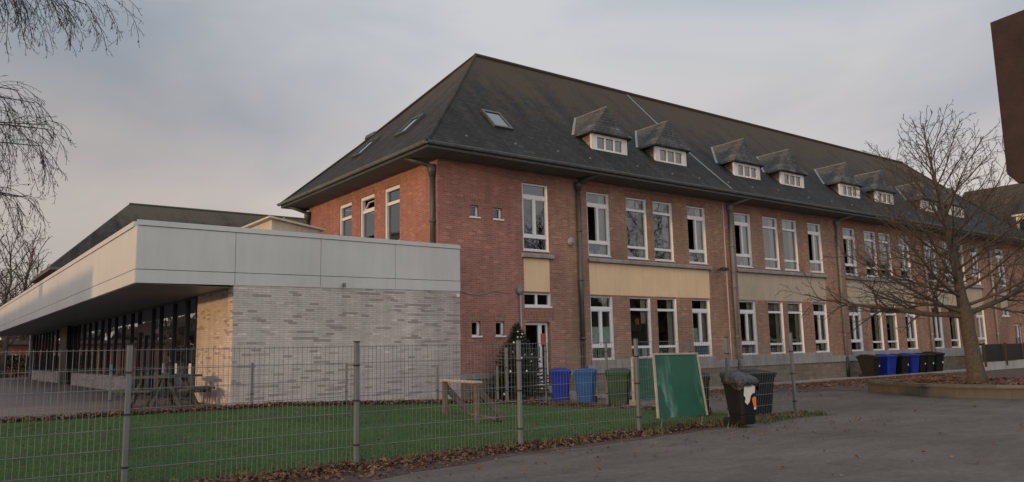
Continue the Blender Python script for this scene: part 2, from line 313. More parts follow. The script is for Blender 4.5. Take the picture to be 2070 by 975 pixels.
def holed(mb, u0, u1, z0, z1, holes, P, depth):
    """wall face with real openings; P(u, w, z) maps to 3-D with w = depth into the wall"""
    us = sorted({u0, u1, *[h[0] for h in holes], *[h[1] for h in holes]}); zs = sorted({z0, z1, *[h[2] for h in holes], *[h[3] for h in holes]})
    us = [u for u in us if u0 <= u <= u1]; zs = [z for z in zs if z0 <= z <= z1]
    for i in range(len(us)-1):
        for j in range(len(zs)-1):
            a, b, c, d = us[i], us[i+1], zs[j], zs[j+1]; cu, cz = (a+b)/2, (c+d)/2
            if any(h[0] < cu < h[1] and h[2] < cz < h[3] for h in holes): continue
            mb.quad(P(a, 0, c), P(b, 0, c), P(b, 0, d), P(a, 0, d))
    for h in holes:
        a, b, c, d = h[:4]; w = h[4] if len(h) > 4 else depth
        mb.quad(P(a, 0, c), P(a, 0, d), P(a, w, d), P(a, w, c)); mb.quad(P(b, 0, d), P(b, 0, c), P(b, w, c), P(b, w, d))
        mb.quad(P(a, 0, d), P(b, 0, d), P(b, w, d), P(a, w, d)); mb.quad(P(b, 0, c), P(a, 0, c), P(a, w, c), P(b, w, c))
# ------------------------------------------------------------------ terrain
def lerp(v, pts):
    if v <= pts[0][0]: return pts[0][1]
    for (a, b), (c, d) in zip(pts, pts[1:]):
        if v <= c: return b+(d-b)*(v-a)/(c-a)
    return pts[-1][1]
def hgt(x, y): return lerp(x, ((7, .42), (13, .19), (17, .0)))*lerp(y, ((11, 0), (17.5, 1)))
def sheet(name, xs, ys, dz, mat, inside=None, **tg):
    mb = MB(); idx = {}
    for j, y in enumerate(ys):
        for i, x in enumerate(xs): idx[i, j] = len(mb.v); mb.v.append((x, y, hgt(x, y)+dz))
    for j in range(len(ys)-1):
        for i in range(len(xs)-1):
            if inside and not inside((xs[i]+xs[i+1])/2, (ys[j]+ys[j+1])/2): continue
            mb.f.append((idx[i, j], idx[i+1, j], idx[i+1, j+1], idx[i, j+1]))
    return mb.build(name, mat, **tg)
def fr(a, b, s):
    n = max(1, round((b-a)/s)); return [a+(b-a)*i/n for i in range(n+1)]
GX = [-800, -300, -100, -40] + fr(-20, 22, .5) + [40, 80, 150, 300, 800]; GY = [-800, -300, -100, -30, 0] + fr(8, 21, .5) + [40, 60, 100, 200, 400, 900]
sheet('ground', GX, GY, 0, 'asphalt', kind='structure')
FY = 10.5
turfx = fr(-12, 15.5, .5); turfy = fr(10.5, 18.5, .5)
def turf_in(x, y):
    back = lerp(x, ((-5, 18.5), (6, 18.0), (12, 17.5), (14.2, 15.0), (15.5, 11.5)))
    return y < back and y > 10.6 - .0*x
sheet('turf', fr(-12, 15.75, .25), fr(10.6, 18.6, .25), .014, 'turf', turf_in, kind='structure')
sheet('patio', fr(-14, 12.4, .5), [18.25, 18.6, 19, 19.5, 20, 21, 30, 40, 50, 58, 66], .012, 'paving', kind='structure')
mb = MB()
for i in range(24):
    x0 = 17.6+i*1.65; mb.box(x0, x0+1.64, 18.55, 18.67, -.1, .09)
mb.build('kerb', 'concrete', kind='structure')
mb = MB(); mb.quad((17.6, 18.68, .03), (57.2, 18.68, .03), (57.2, 20.1, .03), (17.6, 20.1, .03)); mb.build('pavement', 'concrete', kind='structure')
# dirt area between planter and kerb (irregular edge)
random.seed(3); pts = [(17.5, 18.5)]
for i in range(40):
    x = 17.2+i*.95; yb = lerp(x, ((17, 17.6), (24, 15.6), (26, 14.), (30, 12.), (54, 9.))) + random.uniform(-.35, .35); pts.append((x, yb))
mb = MB()
for a, b in zip(pts[1:], pts[2:]): mb.quad((a[0], a[1], .006), (b[0], b[1], .006), (b[0], 18.55, .006), (a[0], 18.55, .006))
mb.build('bare_soil', 'dirt', kind='structure')

# ------------------------------------------------------------------ main school building
B = thing('school_building', 'long two storey red brick school with slate hipped roof and row of dormers', 'building', (12.41, 20, 0))
X0, X1, Y0, Y1 = 12.41, 56.8, 20.0, 29.85
WT = 7.5
bays = [18.57+8.3*i for i in range(4)]; offs = (0, 1.94, 3.38, 5.34); WW = 1.08
wins = []       # x0, x1, z0, z1, type
for bi, bx in enumerate(bays):
    for k, o in enumerate(offs):
        wins.append((bx+o, bx+o+WW, 4.83, 7.11, 'A' if k in (0, 3) else 'B', bi, k, 'u'))
        wins.append((bx+o, bx+o+WW, 1.20, 3.42, 'A' if k in (0, 3) else 'B', bi, k, 'l'))
for sx in (15.68, 52.35): wins.append((sx, sx+1.10, 4.84, 7.11, 'A', 9, 0, 's'))
wins += [(15.68, 16.79, 3.0, 3.45, 'T', 9, 0, 's'), (52.35, 53.4, 3.0, 3.45, 'T', 9, 0, 's')]
wc = [(13.6, 13.93, 5.78, 6.14), (14.51, 14.85, 5.78, 6.14), (13.6, 13.93, 2.06, 2.5), (14.51, 14.85, 2.06, 2.5)]
holes = [(a, b, c, d) for a, b, c, d, *_ in wins] + [tuple(q) for q in wc]
spand = [(15.68, 16.8, 3.49, 4.58, 0)] + [(bx, bx+6.5, 3.46, 4.58, i) for i, bx in enumerate(bays)] + [(52.35, 53.45, 3.49, 4.58, 1)]
holes += [(a, b, c, d, .03) for a, b, c, d, _ in spand]
holes += [(15.70, 16.74, .42, 2.5), (53.9, 55.3, .42, 2.55)]
fac = lambda u, w_, z: (u, Y0+w_, z)
mb = MB(); holed(mb, X0, X1, -.3, WT, holes, fac, .22)
gwin = [(22.35, 23.38), (24.14, 25.21), (25.93, 26.95)]
gab = lambda u, w_, z: (X0+w_, u, z)
mb2 = MB(); holed(mb2, Y0, Y1, -.3, WT, [(a, b, 4.83, 7.1) for a, b in gwin], gab, .22)
mb2.f = [tuple(reversed(f)) for f in mb2.f]
mb.build('wall', 'red_brick', B); mb2.build('wall', 'red_brick', B)
mb = MB(); mb.quad((X0, Y1, -.3), (X1, Y1, -.3), (X1, Y1, WT), (X0, Y1, WT)); mb.quad((X1, Y0, -.3), (X1, Y1, -.3), (X1, Y1, WT), (X1, Y0, WT)); mb.build('wall', 'red_brick', B)
for a, b, c, d, i in spand:
    m_ = MB().box(a, b, Y0+.028, Y0+.08, c, d); m_.build('spandrel_panel', 'yellow_render' if i == 0 else 'grey_render', B, label='ochre rendered panel' if i == 0 else 'greyish rendered panel')
def ledge(a, b):
    m_ = MB(); m_.hull([(a, Y0-.09, 4.60), (b, Y0-.09, 4.60), (b, Y0+.1, 4.60), (a, Y0+.1, 4.60)], [(a, Y0-.09, 4.70), (b, Y0-.09, 4.70), (b, Y0+.1, 4.80), (a, Y0+.1, 4.80)]); m_.build('window_ledge', 'concrete', B, bevel=.008)
ledge(15.6, 16.95); ledge(52.3, 53.6)
for bx in bays: ledge(bx-.05, bx+6.6)
# plinth, base course
mb = MB(); mb.box(X0-.03, 15.6, Y0-.045, Y0+.05, -.3, .74); mb.box(16.85, 53.8, Y0-.045, Y0+.05, -.3, .74); mb.box(55.4, X1, Y0-.045, Y0+.05, -.3, .74); mb.build('plinth', 'rubble_stone', B)
mb = MB()
for a, b in ((X0-.05, 15.58), (16.87, 18.3)): mb.box(a, b, Y0-.07, Y0+.04, .742, .90)
x = 18.302
while x < 53.7:
    e_ = min(x+1.66, 53.7); mb.box(x, e_-.008, Y0-.085, Y0+.04, .742, 1.02); x = e_
mb.build('base_course', 'concrete', B, bevel=.01)
mb = MB()
for bx in bays: mb.box(bx-.06, bx+6.48, Y0-.065, Y0+.03, 1.022, 1.195)
mb.build('lower_sill', 'concrete', B, bevel=.008)
def lint(*q): MB().box(*q).build('lintel', 'soldier', B)
for a, b, c, d, *_ in wins:
    if d > 7: lint(a-.07, b+.07, Y0-.004, Y0+.02, 7.112, 7.37)
for a, b, c, d in wc: lint(a-.07, b+.07, Y0-.004, Y0+.02, d+.002, d+.23)
lint(15.63, 16.95, Y0-.012, Y0+.02, 2.55, 2.97)
for a, b in gwin: lint(X0-.004, X0+.02, a-.07, b+.07, 7.102, 7.36)
# windows
def window(P, W, H, typ, openleft=False, parent=B, vent=False, gm='glass'):
    """frame in local (u, w, z) -> P; w grows into the wall"""
    f = MB()
    def bx(u0, u1, z0, z1, w0=.075, w1=.145):
        a = P(u0, w0, z0); b = P(u1, w1, z1); f.box(min(a[0], b[0]), max(a[0], b[0]), min(a[1], b[1]), max(a[1], b[1]), z0+BZ, z1+BZ)
    BZ = P(0, 0, 0)[2]
    def bx(u0, u1, z0, z1, w0=.075, w1=.145):
        a = P(u0, w0, z0); b = P(u1, w1, z1); f.box(min(a[0], b[0]), max(a[0], b[0]), min(a[1], b[1]), max(a[1], b[1]), min(a[2], b[2]), max(a[2], b[2]))
    lf = .075 if typ == 'A' else .035
    bx(0, lf, 0, H, .06); bx(W-.06, W, 0, H, .06); bx(W-.014, W-.001, 0, H, .012, .2)
    bx(lf, W-.06, 0, .065); bx(lf, W-.06, H-.06, H)
    panes = []
    if typ == 'T':
        bx(W*.5-.04, W*.5+.04, .065, H-.06); panes = [(lf, W*.5-.04, .065, H-.06), (W*.5+.04, W-.06, .065, H-.06)]
        bx(-.02, W+.04, -.05, .0, -.03, .1)
    else:
        t1, t0 = (H*.83, H*.765) if typ == 'A' else (H*.815, H*.775); l1, l0 = (H*.235, H*.185) if typ == 'A' else (H*.205, H*.165)
        bx(lf, W-.06, t0, t1, .06); bx(lf, W-.06, l0, l1, .06); bx(-.01, W+.01, -.03, 0.0, -.03, .1)
        panes = [(lf, W-.06, t1, H-.06), (lf, W-.06, .065, l0)]
        if typ == 'A':
            c = W*.5; s_ = .05
            bx(c-.045, c+.045, l1, t0, .06)
            for a, b in ((lf, c-.045), (c+.045, W-.06)):
                if openleft and a == lf: continue
                bx(a, a+s_*.5, l1, t0); bx(b-s_*.5, b, l1, t0); bx(a, b, l1, l1+s_*.5); bx(a, b, t0-s_*.5, t0)
            panes.append((c+.045, W-.06, l1, t0))
            if not openleft: panes.append((lf, c-.045, l1, t0))
        else: panes.append((lf, W-.06, l1, t0))
    fo = f.build('window', 'white_frame', parent)
    g = MB()
    for a, b, c, d in panes: g.quad(P(a, .115, c), P(b, .115, c), P(b, .115, d), P(a, .115, d))
    g.build('pane', gm, fo)
    if openleft:
        c = W*.5-.045; wd = c-lf; s = MB(); an = R(openleft); z0, z1 = H*.235, H*.765
        def S(u, wv): return (lf+.01+u*math.cos(an)-wv*math.sin(an), .15+u*math.sin(an)+wv*math.cos(an))
        def sb(u0, u1, za, zb):
            q = [S(u0, 0), S(u1, 0), S(u1, .05), S(u0, .05)]; s.hull([P(*p, za) for p in q], [P(*p, zb) for p in q])
        sb(0, .06, z0, z1); sb(wd-.06, wd, z0, z1); sb(.06, wd-.06, z0, z0+.06); sb(.06, wd-.06, z1-.06, z1)
        s.build('open_sash', 'white_frame', fo)
    return fo
opens = {(0, 0, 'u'): 62, (0, 3, 'u'): 88, (1, 0, 'u'): 86, (1, 3, 'u'): 80, (2, 0, 'u'): 84}
for a, b, c, d, t, bi, k, s in wins:
    window(lambda u, w_, z, a=a, c=c: (a+u, Y0+w_, c+z), b-a, d-c, t, opens.get((bi, k, s), False), gm='glass' if s != 'l' else 'glass_low')
for a, b, c, d in wc:
    f = MB(); f.box(a, b, Y0+.10, Y0+.16, c, c+.035); f.box(a, b, Y0+.10, Y0+.16, d-.04, d); f.box(a, a+.035, Y0+.10, Y0+.16, c+.035, d-.04); f.box(b-.07, b, Y0+.08, Y0+.16, c+.035, d-.04); f.box(a-.02, b+.05, Y0-.035, Y0+.1, c-.05, c)
    fo = f.build('window', 'white_frame', B); MB().quad((a+.03, Y0+.13, c+.03), (b-.06, Y0+.13, c+.03), (b-.06, Y0+.13, d-.03), (a+.03, Y0+.13, d-.03)).build('pane', 'glass_dark', fo)
for i, (a, b) in enumerate(gwin):    # windows of the gable end
    W, H = b-a, 7.1-4.83; P = lambda u, w_, z, b=b: (X0+w_, b-u, 4.83+z); f = MB()
    def bx(u0, u1, z0, z1, w0=.06, w1=.145):
        p, q = P(u0, w0, z0), P(u1, w1, z1); f.box(min(p[0], q[0]), max(p[0], q[0]), min(p[1], q[1]), max(p[1], q[1]), min(p[2], q[2]), max(p[2], q[2]))
    bx(0, .09, 0, H, .03); bx(W-.05, W, 0, H); bx(.09, W-.05, H-.11, H, .03); bx(.09, W-.05, H*.745, H*.79); bx(.09, W-.05, 0, .07); bx(.09, W-.05, .38, .44)
    fo = f.build('window', 'white_frame', B); g = MB()
    for c, d in ((.07, .38), (.44, H*.745)) + (() if i == 1 else ((H*.79, H-.11),)): g.quad(P(.09, .11, c), P(W-.05, .11, c), P(W-.05, .11, d), P(.09, .11, d))
    g.build('pane', 'sky_glass', fo)
    if i == 1:
        s = MB(); z0, z1 = H*.79, H-.12; k = .16
        for u0, u1, za, zb in ((.1, .16, z0, z1), (W-.11, W-.05, z0, z1), (.16, W-.11, z0, z0+.06), (.16, W-.11, z1-.06, z1)):
            wz = lambda z: .10+k*(z-z0)/(z1-z0)
            s.hull([P(u0, wz(za), za), P(u1, wz(za), za), P(u1, wz(za)+.05, za), P(u0, wz(za)+.05, za)], [P(u0, wz(zb), zb), P(u1, wz(zb), zb), P(u1, wz(zb)+.05, zb), P(u0, wz(zb)+.05, zb)])
        s.build('open_sash', 'white_frame', fo)
# interiors seen through the panes
mb = MB(); YB = 24.2
mb.quad((X0+.25, YB, 0), (X1-.2, YB, 0), (X1-.2, YB, WT), (X0+.25, YB, WT)); mb.box(X0+.24, X1-.2, Y0+.24, YB, 3.6, 3.95); mb.box(X0+.24, X1-.2, Y0+.24, YB, .4, .5); mb.box(X0+.24, X1-.2, Y0+.24, YB, 7.3, 7.45)
mb.build('interior', 'interior', B); 
for x in (17.9, 26.2, 34.5, 42.8, 51.2): MB().box(x-.1, x+.1, Y0+.24, YB-.01, .51, 3.59).build('partition', 'interior_dark', B); MB().box(x-.1, x+.1, Y0+.24, YB-.01, 3.96, 7.29).build('partition', 'interior_dark', B)
mb = MB()
for a, b, c, d, t, bi, k, s in wins:
    if s == 's' : continue
    n = 7; x = b-.30
    for i in range(n):
        x0 = x+i*.045; mb.quad((x0, Y0+.235+(i % 2)*.04, c-.1), (x0+.045, Y0+.235+((i+1) % 2)*.04, c-.1), (x0+.045, Y0+.235+((i+1) % 2)*.04, d+.05), (x0, Y0+.235+(i % 2)*.04, d+.05))
mb.build('curtain', 'curtain', B)
# things stuck inside the lower windows
def card(x, z, w_, h_, mat, y=Y0+.135, nm='poster', **k): MB().box(x, x+w_, y, y+.006, z, z+h_).build(nm, mat, B, **k)
b1 = bays[0]
card(b1+.12, 1.72, .34, .62, 'poster_green'); card(b1+.66, 1.72, .32, .62, 'poster_green'); card(b1+offs[3]+.12, 1.74, .30, .55, 'poster_green')
card(b1+.1, 1.27, .26, .34, 'poster_teal'); card(b1+.42, 1.27, .24, .34, 'poster_teal'); card(b1+.74, 1.27, .22, .34, 'poster_teal')
card(b1+offs[1]+.32, 1.27, .26, .30, 'poster_teal'); card(b1+offs[1]+.66, 1.27, .26, .30, 'poster_green')
card(b1+offs[1]+.38, 2.42, .20, .22, 'orange', label='orange sheet taped inside the glass'); card(b1+offs[3]+.1, 1.27, .88, .33, 'poster_blue')
card(b1+offs[1]+.05, 1.66, .92, .80, 'interior_dark', Y0+.16, 'blackout_panel'); card(b1+.1, 1.66, .86, 1.2, 'interior_dark', Y0+.2, 'blackout_panel')
for k in (1, 2): card(bays[1]+offs[k]+.05, 1.66, .72, 1.26, 'interior_dark', Y0+.2, 'blackout_panel')
mb = MB()
for k in (1, 2):      # paper chains swagged across the glass
    xa = bays[1]+offs[k]+.06
    for i in range(13):
        t = i/12; mb.box(xa+t*.9, xa+t*.9+.055, Y0+.125, Y0+.13, 1.95-.22*math.sin(math.pi*t), 2.02-.22*math.sin(math.pi*t))
mb.build('paper_chain', 'paper', B)
rb = random.Random(31)
for a, b, c, d, t, bi, k, s in wins:
    if s == 'l' and bi > 0 and rb.random() < .55:
        h = rb.uniform(.3, .9); MB().box(a+.07, b-.35, Y0+.22, Y0+.225, d-.1-h, d-.1).build('blind', rb.choice(('curtain', 'interior', 'interior_dark')), B)
    if s in 'ul' and rb.random() < .7:
        x = a+.12
        while x < b-.25:
            w_ = rb.uniform(.07, .2); h = rb.uniform(.08, .3); MB().box(x, x+w_, Y0+.24, Y0+.36, c, c+h).build('sill_clutter', rb.choice(('poster_green', 'poster_blue', 'paper', 'wood', 'poster_teal', 'curtain')), B); x += w_+rb.uniform(.04, .3)
    if s == 'u' and k in (1, 2) and rb.random() < .6: MB().box(a+.05, b-.4, Y0+.24, Y0+.245, d-.1-rb.uniform(.15, .5), d-.06).build('blind', 'curtain', B)
# doors
def door(a, b, z0, z1, y, glassw=None):
    W = b-a; f = MB()
    for u0, u1, c, d in ((a, a+.07, z0, z1), (b-.07, b, z0, z1), (a+.07, b-.07, z1-.08, z1), (a+.07, b-.07, z0, z0+.10), (a+W*.60, a+W*.60+.15, z0+.10, z1-.08)): f.box(u0, u1, y, y+.07, c, d)
    fo = f.build('door', 'white_frame', B); MB().quad((a+.07, y+.04, z0+.1), (b-.07, y+.04, z0+.1), (b-.07, y+.04, z1-.08), (a+.07, y+.04, z1-.08)).build('pane', 'glass_dark', fo)
    MB().box(a+W*.60-.02, a+W*.60+.02, y-.05, y-.02, z0+.9, z0+1.25).build('handle', 'zinc', fo)
door(15.72, 16.72, .45, 2.48, Y0+.13); door(53.95, 55.25, .45, 2.52, Y0+.13)
MB().box(16.42, 16.58, Y0+.11, Y0+.125, 1.75, 2.12).build('door_notice', 'red_sign', B)
mb = MB(); mb.box(15.5, 16.9, Y0-.55, Y0+.2, -.1, .42); mb.box(15.3, 17.1, Y0-.95, Y0-.552, -.1, .24); mb.build('doorstep', 'concrete', B, bevel=.01); MB().box(53.6, 55.6, Y0-.6, Y0+.2, -.1, .42).build('doorstep', 'concrete', B, bevel=.01)
# roof
EV, EZ, RZ, RY = .85, 7.72, 13.42, (Y0+Y1)/2
ex0, ex1, ey0, ey1 = X0-EV, X1+EV, Y0-EV, Y1+EV; rx0, rx1 = 17.3, 51.9
mb = MB(); bell = .35
# slightly bell-cast: lower metre flatter
def roofpt(x, y, z): return (x, y, z)
def ring(t):   # 0 eave .. 1 ridge
    zz = EZ+(RZ-EZ)*(t*.92+.08*t*t)
    return [(ex0+(rx0-ex0)*t, ey0+(RY-ey0)*t, zz), (ex1+(rx1-ex1)*t, ey0+(RY-ey0)*t, zz), (ex1+(rx1-ex1)*t, ey1+(RY-ey1)*t, zz), (ex0+(rx0-ex0)*t, ey1+(RY-ey1)*t, zz)]
rs = [ring(t) for t in (0, .08, .2, .4, .6, .8, 1)]
for a, b in zip(rs, rs[1:]):
    for k in range(4): mb.quad(a[k], a[(k+1) % 4], b[(k+1) % 4], b[k])
roof = mb.build('roof', 'slate', B)
def zroof(y):
    t = (y-ey0)/(RY-ey0); return EZ+(RZ-EZ)*(t*.92+.08*t*t)
def hipx(x):
    t = (x-ex0)/(rx0-ex0); return EZ+(RZ-EZ)*(t*.92+.08*t*t)
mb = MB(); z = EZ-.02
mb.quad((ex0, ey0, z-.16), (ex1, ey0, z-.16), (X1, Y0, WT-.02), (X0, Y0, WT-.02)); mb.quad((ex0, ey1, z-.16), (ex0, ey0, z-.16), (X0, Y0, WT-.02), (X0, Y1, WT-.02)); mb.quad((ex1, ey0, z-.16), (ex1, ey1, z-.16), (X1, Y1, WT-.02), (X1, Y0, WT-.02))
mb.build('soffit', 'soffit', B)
mb = MB(); g_ = .06
for za, zb, o_, mt in ((z-.17, z+.0, .005, 0),): mb.hull([(ex0-o_, ey0-o_, za), (ex1+o_, ey0-o_, za), (ex1+o_, ey1+o_, za), (ex0-o_, ey1+o_, za)], [(ex0-o_, ey0-o_, zb), (ex1+o_, ey0-o_, zb), (ex1+o_, ey1+o_, zb), (ex0-o_, ey1+o_, zb)])
mb.f = mb.f[2:]
mb.build('eaves_board', 'dark_zinc', B)
mb = MB(); o_ = .075; zz = z-.01
loop = [(ex0-o_, ey1+o_, zz), (ex0-o_, ey0-o_, zz), (ex1+o_, ey0-o_, zz), (ex1+o_, ey1+o_, zz)]
for a, b in zip(loop, loop[1:]):
    a, b = Vector(a), Vector(b); d = (b-a).normalized(); n = Vector((d.y, -d.x, 0)); pr = [(.075*math.cos(t), .075*math.sin(t)) for t in [math.pi+math.pi*i/6 for i in range(7)]]
    for (p0, q0), (p1, q1) in zip(pr, pr[1:]): mb.quad(a+n*p0+Vector((0, 0, q0)), b+n*p0+Vector((0, 0, q0)), b+n*p1+Vector((0, 0, q1)), a+n*p1+Vector((0, 0, q1)))
    mb.tube([a+n*.078, b+n*.078], .012, 6)
mb.build('gutter', 'zinc', B)
mb = MB(); mb.tube([(rx0, RY, RZ+.02), (rx1, RY, RZ+.02)], .09, 8)
for cx, cy, px in ((ex0, ey0, rx0), (ex1, ey0, rx1), (ex0, ey1, rx0)): mb.tube([(cx, cy, EZ+.01), (cx+(px-cx)*.4, cy+(RY-cy)*.4, ring(.4)[0][2]+.015), (px, RY, RZ+.02)], .05, 6)
mb.build('ridge_capping', 'slate', B)
mb = MB()
for x in (25.85,): 
    for i in range(12):
        ya = ey0+.1+(RY-ey0-.2)*i/12; yb = ey0+.1+(RY-ey0-.2)*(i+1)/12; mb.quad((x-.06, ya, zroof(ya)+.03), (x+.06, ya, zroof(ya)+.03), (x+.06, yb, zroof(yb)+.03), (x-.06, yb, zroof(yb)+.03))
mb.build('lead_flashing', 'lead', B)
random.seed(5)
mb = MB()
for i in range(24):
    x = 13.2+i*1.85+random.uniform(-.3, .3); y = ey0+.45+random.uniform(-.05, .12); mb.box(x, x+.05, y, y+.05, zroof(y)+.02, zroof(y)+.08)
mb.build('roof_hook', 'lead', B)
# roof lights
def skylight(Pt, opened=False, label=None):
    """Pt(u, v, n): u along eave, v up the slope, n out of the roof"""
    W, H = .78, 1.1; f = MB()
    def bx(u0, u1, v0, v1, n0=0, n1=.09):
        f.hull([Pt(u0, v0, n0), Pt(u1, v0, n0), Pt(u1, v1, n0), Pt(u0, v1, n0)], [Pt(u0, v0, n1), Pt(u1, v0, n1), Pt(u1, v1, n1), Pt(u0, v1, n1)])
    bx(0, .07, 0, H); bx(W-.07, W, 0, H); bx(.07, W-.07, 0, .08); bx(.07, W-.07, H-.1, H)
    fo = f.build('skylight', 'dark_zinc', B); MB().quad(Pt(.07, .08, .06), Pt(W-.07, .08, .06), Pt(W-.07, H-.1, .06), Pt(.07, H-.1, .06)).build('pane', 'sky_glass', fo)
    if opened:
        k = .35; s = MB()
        q = [(0, .0), (W, .0), (W, H*.98), (0, H*.98)]; n_ = lambda v: .11+(H*.5-v)*-k*.45+.12
        for (u0, u1, v0, v1) in ((0, W, H-.14, H),): s.hull([Pt(u0, v0, .20), Pt(u1, v0, .20), Pt(u1, v1, .26), Pt(u0, v1, .26)], [Pt(u0, v0, .26), Pt(u1, v0, .26), Pt(u1, v1, .32), Pt(u0, v1, .32)])
        s.build('open_sash', 'dark_zinc', fo)
c45 = math.cos(R(45))
def hipP(y, x): 
    z0 = hipx(x); return lambda u, v, n: (x+(v-n)*c45, y-u, z0+(v+n)*c45)
skylight(hipP(26.9, 12.9), True); skylight(hipP(23.75, 13.02))
skylight(lambda u, v, n: (14.95+u, 20.5+(v-n)*c45, zroof(20.5)+(v+n)*c45))
# dormers
def dormer(cx):
    yf = 20.315; a, b = cx-.91, cx+.91; z0, z1 = 8.73, 9.46
    f = MB()
    for u0, u1, c, d in ((a, a+.27, z0, z1), (b-.27, b, z0, z1), (a+.27, b-.27, z0, z0+.13), (a+.27, b-.27, z1-.17, z1), (a+.27+.375, a+.27+.44, z0+.13, z1-.17), (b-.27-.44, b-.27-.375, z0+.13, z1-.17)): f.box(u0, u1, yf, yf+.09, c, d)
    f.box(a-.03, b+.03, yf-.04, yf+.02, z0-.04, z0+.015)
    fo = f.build('dormer', 'white_paint', B)
    MB().quad((a+.27, yf+.05, z0+.13), (b-.27, yf+.05, z0+.13), (b-.27, yf+.05, z1-.17), (a+.27, yf+.05, z1-.17)).build('pane', 'sky_glass', fo)
    for x in (a+.01, b-.01): MB().quad((x, yf+.05, z0-.05), (x, yf+.05, z1), (x, 21.4, z1), (x, 20.7, z0-.05)).build('cheek', 'rubble_stone', fo)
    zE, zA = 9.40, 10.56; ea, eb = cx-1.24, cx+1.24; yb = 22.12; ya = 20.42
    r = MB(); fl, fr_ = (cx-1.04, 20.16, zE+.08), (cx+1.04, 20.16, zE+.08)
    bl, br = (ea, 20.93, zE), (eb, 20.93, zE); ap, bk = (cx, ya, zA), (cx, yb, zA-.02)
    ml, mr_ = (cx-.62, 20.30, zE+.42), (cx+.62, 20.30, zE+.42); mbl, mbr = (cx-.78, 21.38, zE+.42), (cx+.78, 21.38, zE+.42)
    r.quad(fl, fr_, mr_, ml); r.quad(ml, mr_, ap); r.quad(bl, fl, ml, mbl); r.quad(mbl, ml, ap, bk); r.quad(fr_, br, mbr, mr_); r.quad(mr_, mbr, bk, ap)
    d = .07; r.quad(*[(p[0], p[1], p[2]-d) for p in (fl, bl, br, fr_)])
    for p, q in ((bl, fl), (fl, fr_), (fr_, br)): r.quad(p, (p[0], p[1], p[2]-d), (q[0], q[1], q[2]-d), q)
    r.build('dormer_roof', 'dormer_slate', fo)
    l = MB()
    for s_ in (-1, 1):
        P1 = Vector((cx+s_*1.24, 20.93, zE)); P2 = Vector((cx+s_*.78, 21.38, zE+.42)); P3 = Vector((cx, yb, zA)); o = Vector((s_*.07, .03, .02)); q_ = Vector((s_*-.01, -.02, .02))
        l.quad(P1+o, P2+o, P2+q_, P1+q_); l.quad(P2+o, P3+o, P3+q_, P2+q_)
    l.tube([ap, bk], .035, 6); l.build('lead_flashing', 'lead', fo)
for bx in bays:
    dormer(bx+1.56); dormer(bx+4.94)
# downpipes
def pipe(x, mat, y=Y0-.09, zt=7.3, zb=.15, r=.062, gx=.55):
    p = MB(); p.tube([(x, y, zt), (x, y, zb)], r, 10)
    for z in (1.9, 3.9, 5.6): p.lathe((x, y, z), [(r+.018, 0), (r+.03, .03), (r+.018, .08)], 10)
    p.lathe((x, y, zt-.25), [(r, 0), (r+.05, .12), (r+.07, .16), (r+.06, .30)], 10)
    p.tube([(x, y, zt), (x+.1, y-.2, zt+.1), (x+.42, Y0-EV+.02, zt+.28)], r*.95, 8)
    po = p.build('downpipe', mat, B, smooth=True)
    if mat != 'dark_zinc': MB().tube([(x, y, .95), (x, y, .0)], .085, 10).build('pipe_shoe', 'black', po, smooth=True)
pipe(18.1, 'dark_zinc', r=.08); pipe(26.5, 'zinc', r=.075); pipe(34.53, 'zinc'); pipe(43.05, 'light_zinc'); pipe(51.3, 'light_zinc')
p = MB(); x, y = X0-.1, Y0+.16; p.tube([(x, y, 7.25), (x, y, 4.2)], .07, 10); p.lathe((x, y, 6.9), [(.07, 0), (.12, .15), (.14, .2), (.13, .4)], 10); p.tube([(x, y, 7.25), (x-.3, y+.35, 7.42), (x-.62, y+.6, 7.55)], .07, 8); p.lathe((x, y, 5.5), [(.09, 0), (.1, .03), (.09, .08)], 10)
p.build('downpipe', 'dark_zinc', B, smooth=True)
p = MB(); y = Y1-.1; p.tube([(x, y, 7.25), (x, y, 4.2)], .07, 10); p.lathe((x, y, 6.9), [(.07, 0), (.12, .15), (.14, .2), (.13, .4)], 10); p.tube([(x, y, 7.25), (x-.3, y+.3, 7.42), (x-.62, y+.5, 7.55)], .07, 8)
p.build('downpipe', 'dark_zinc', B, smooth=True)
MB().box(26.13, 26.17, Y0-.02, Y0+.01, .9, 7.4).build('expansion_joint', 'cream', B)
# small fittings on the wall
mb = MB(); mb.lathe((0, 0, 0), [(.14, -.0), (.15, .04), (.13, .09)], 16); mb.v = [(17.74+p[0], Y0-p[2], 5.24+p[1]) for p in mb.v]; mb.build('wall_vent', 'light_zinc', B, smooth=True)
f = MB(); f.box(25.58, 25.63, Y0-.22, Y0, 4.60, 4.64); f.box(25.45, 25.78, Y0-.42, Y0-.20, 4.56, 4.68, None); f.build('floodlight', 'black', B, bevel=.01)
mb = MB(); mb.tube([(15.47, Y0-.06, 3.35), (15.47, Y0-.06, .5)], .038, 8); mb.build('conduit', 'light_zinc', B, smooth=True)
mb = MB(); mb.lathe((0, 0, 0), [(.13, 0), (.14, .05), (.10, .10)], 14); mb.v = [(15.47+p[0], Y0-p[2], 3.48+p[1]) for p in mb.v]; mb.build('junction_box', 'zinc', B, smooth=True)
mb = MB(); mb.tube([(13.2+.32*i, Y0-.015, 3.42-.10*math.sin(i*.9)*(i < 5)) for i in range(7)], .011, 5); mb.build('cable', 'light_zinc', B)

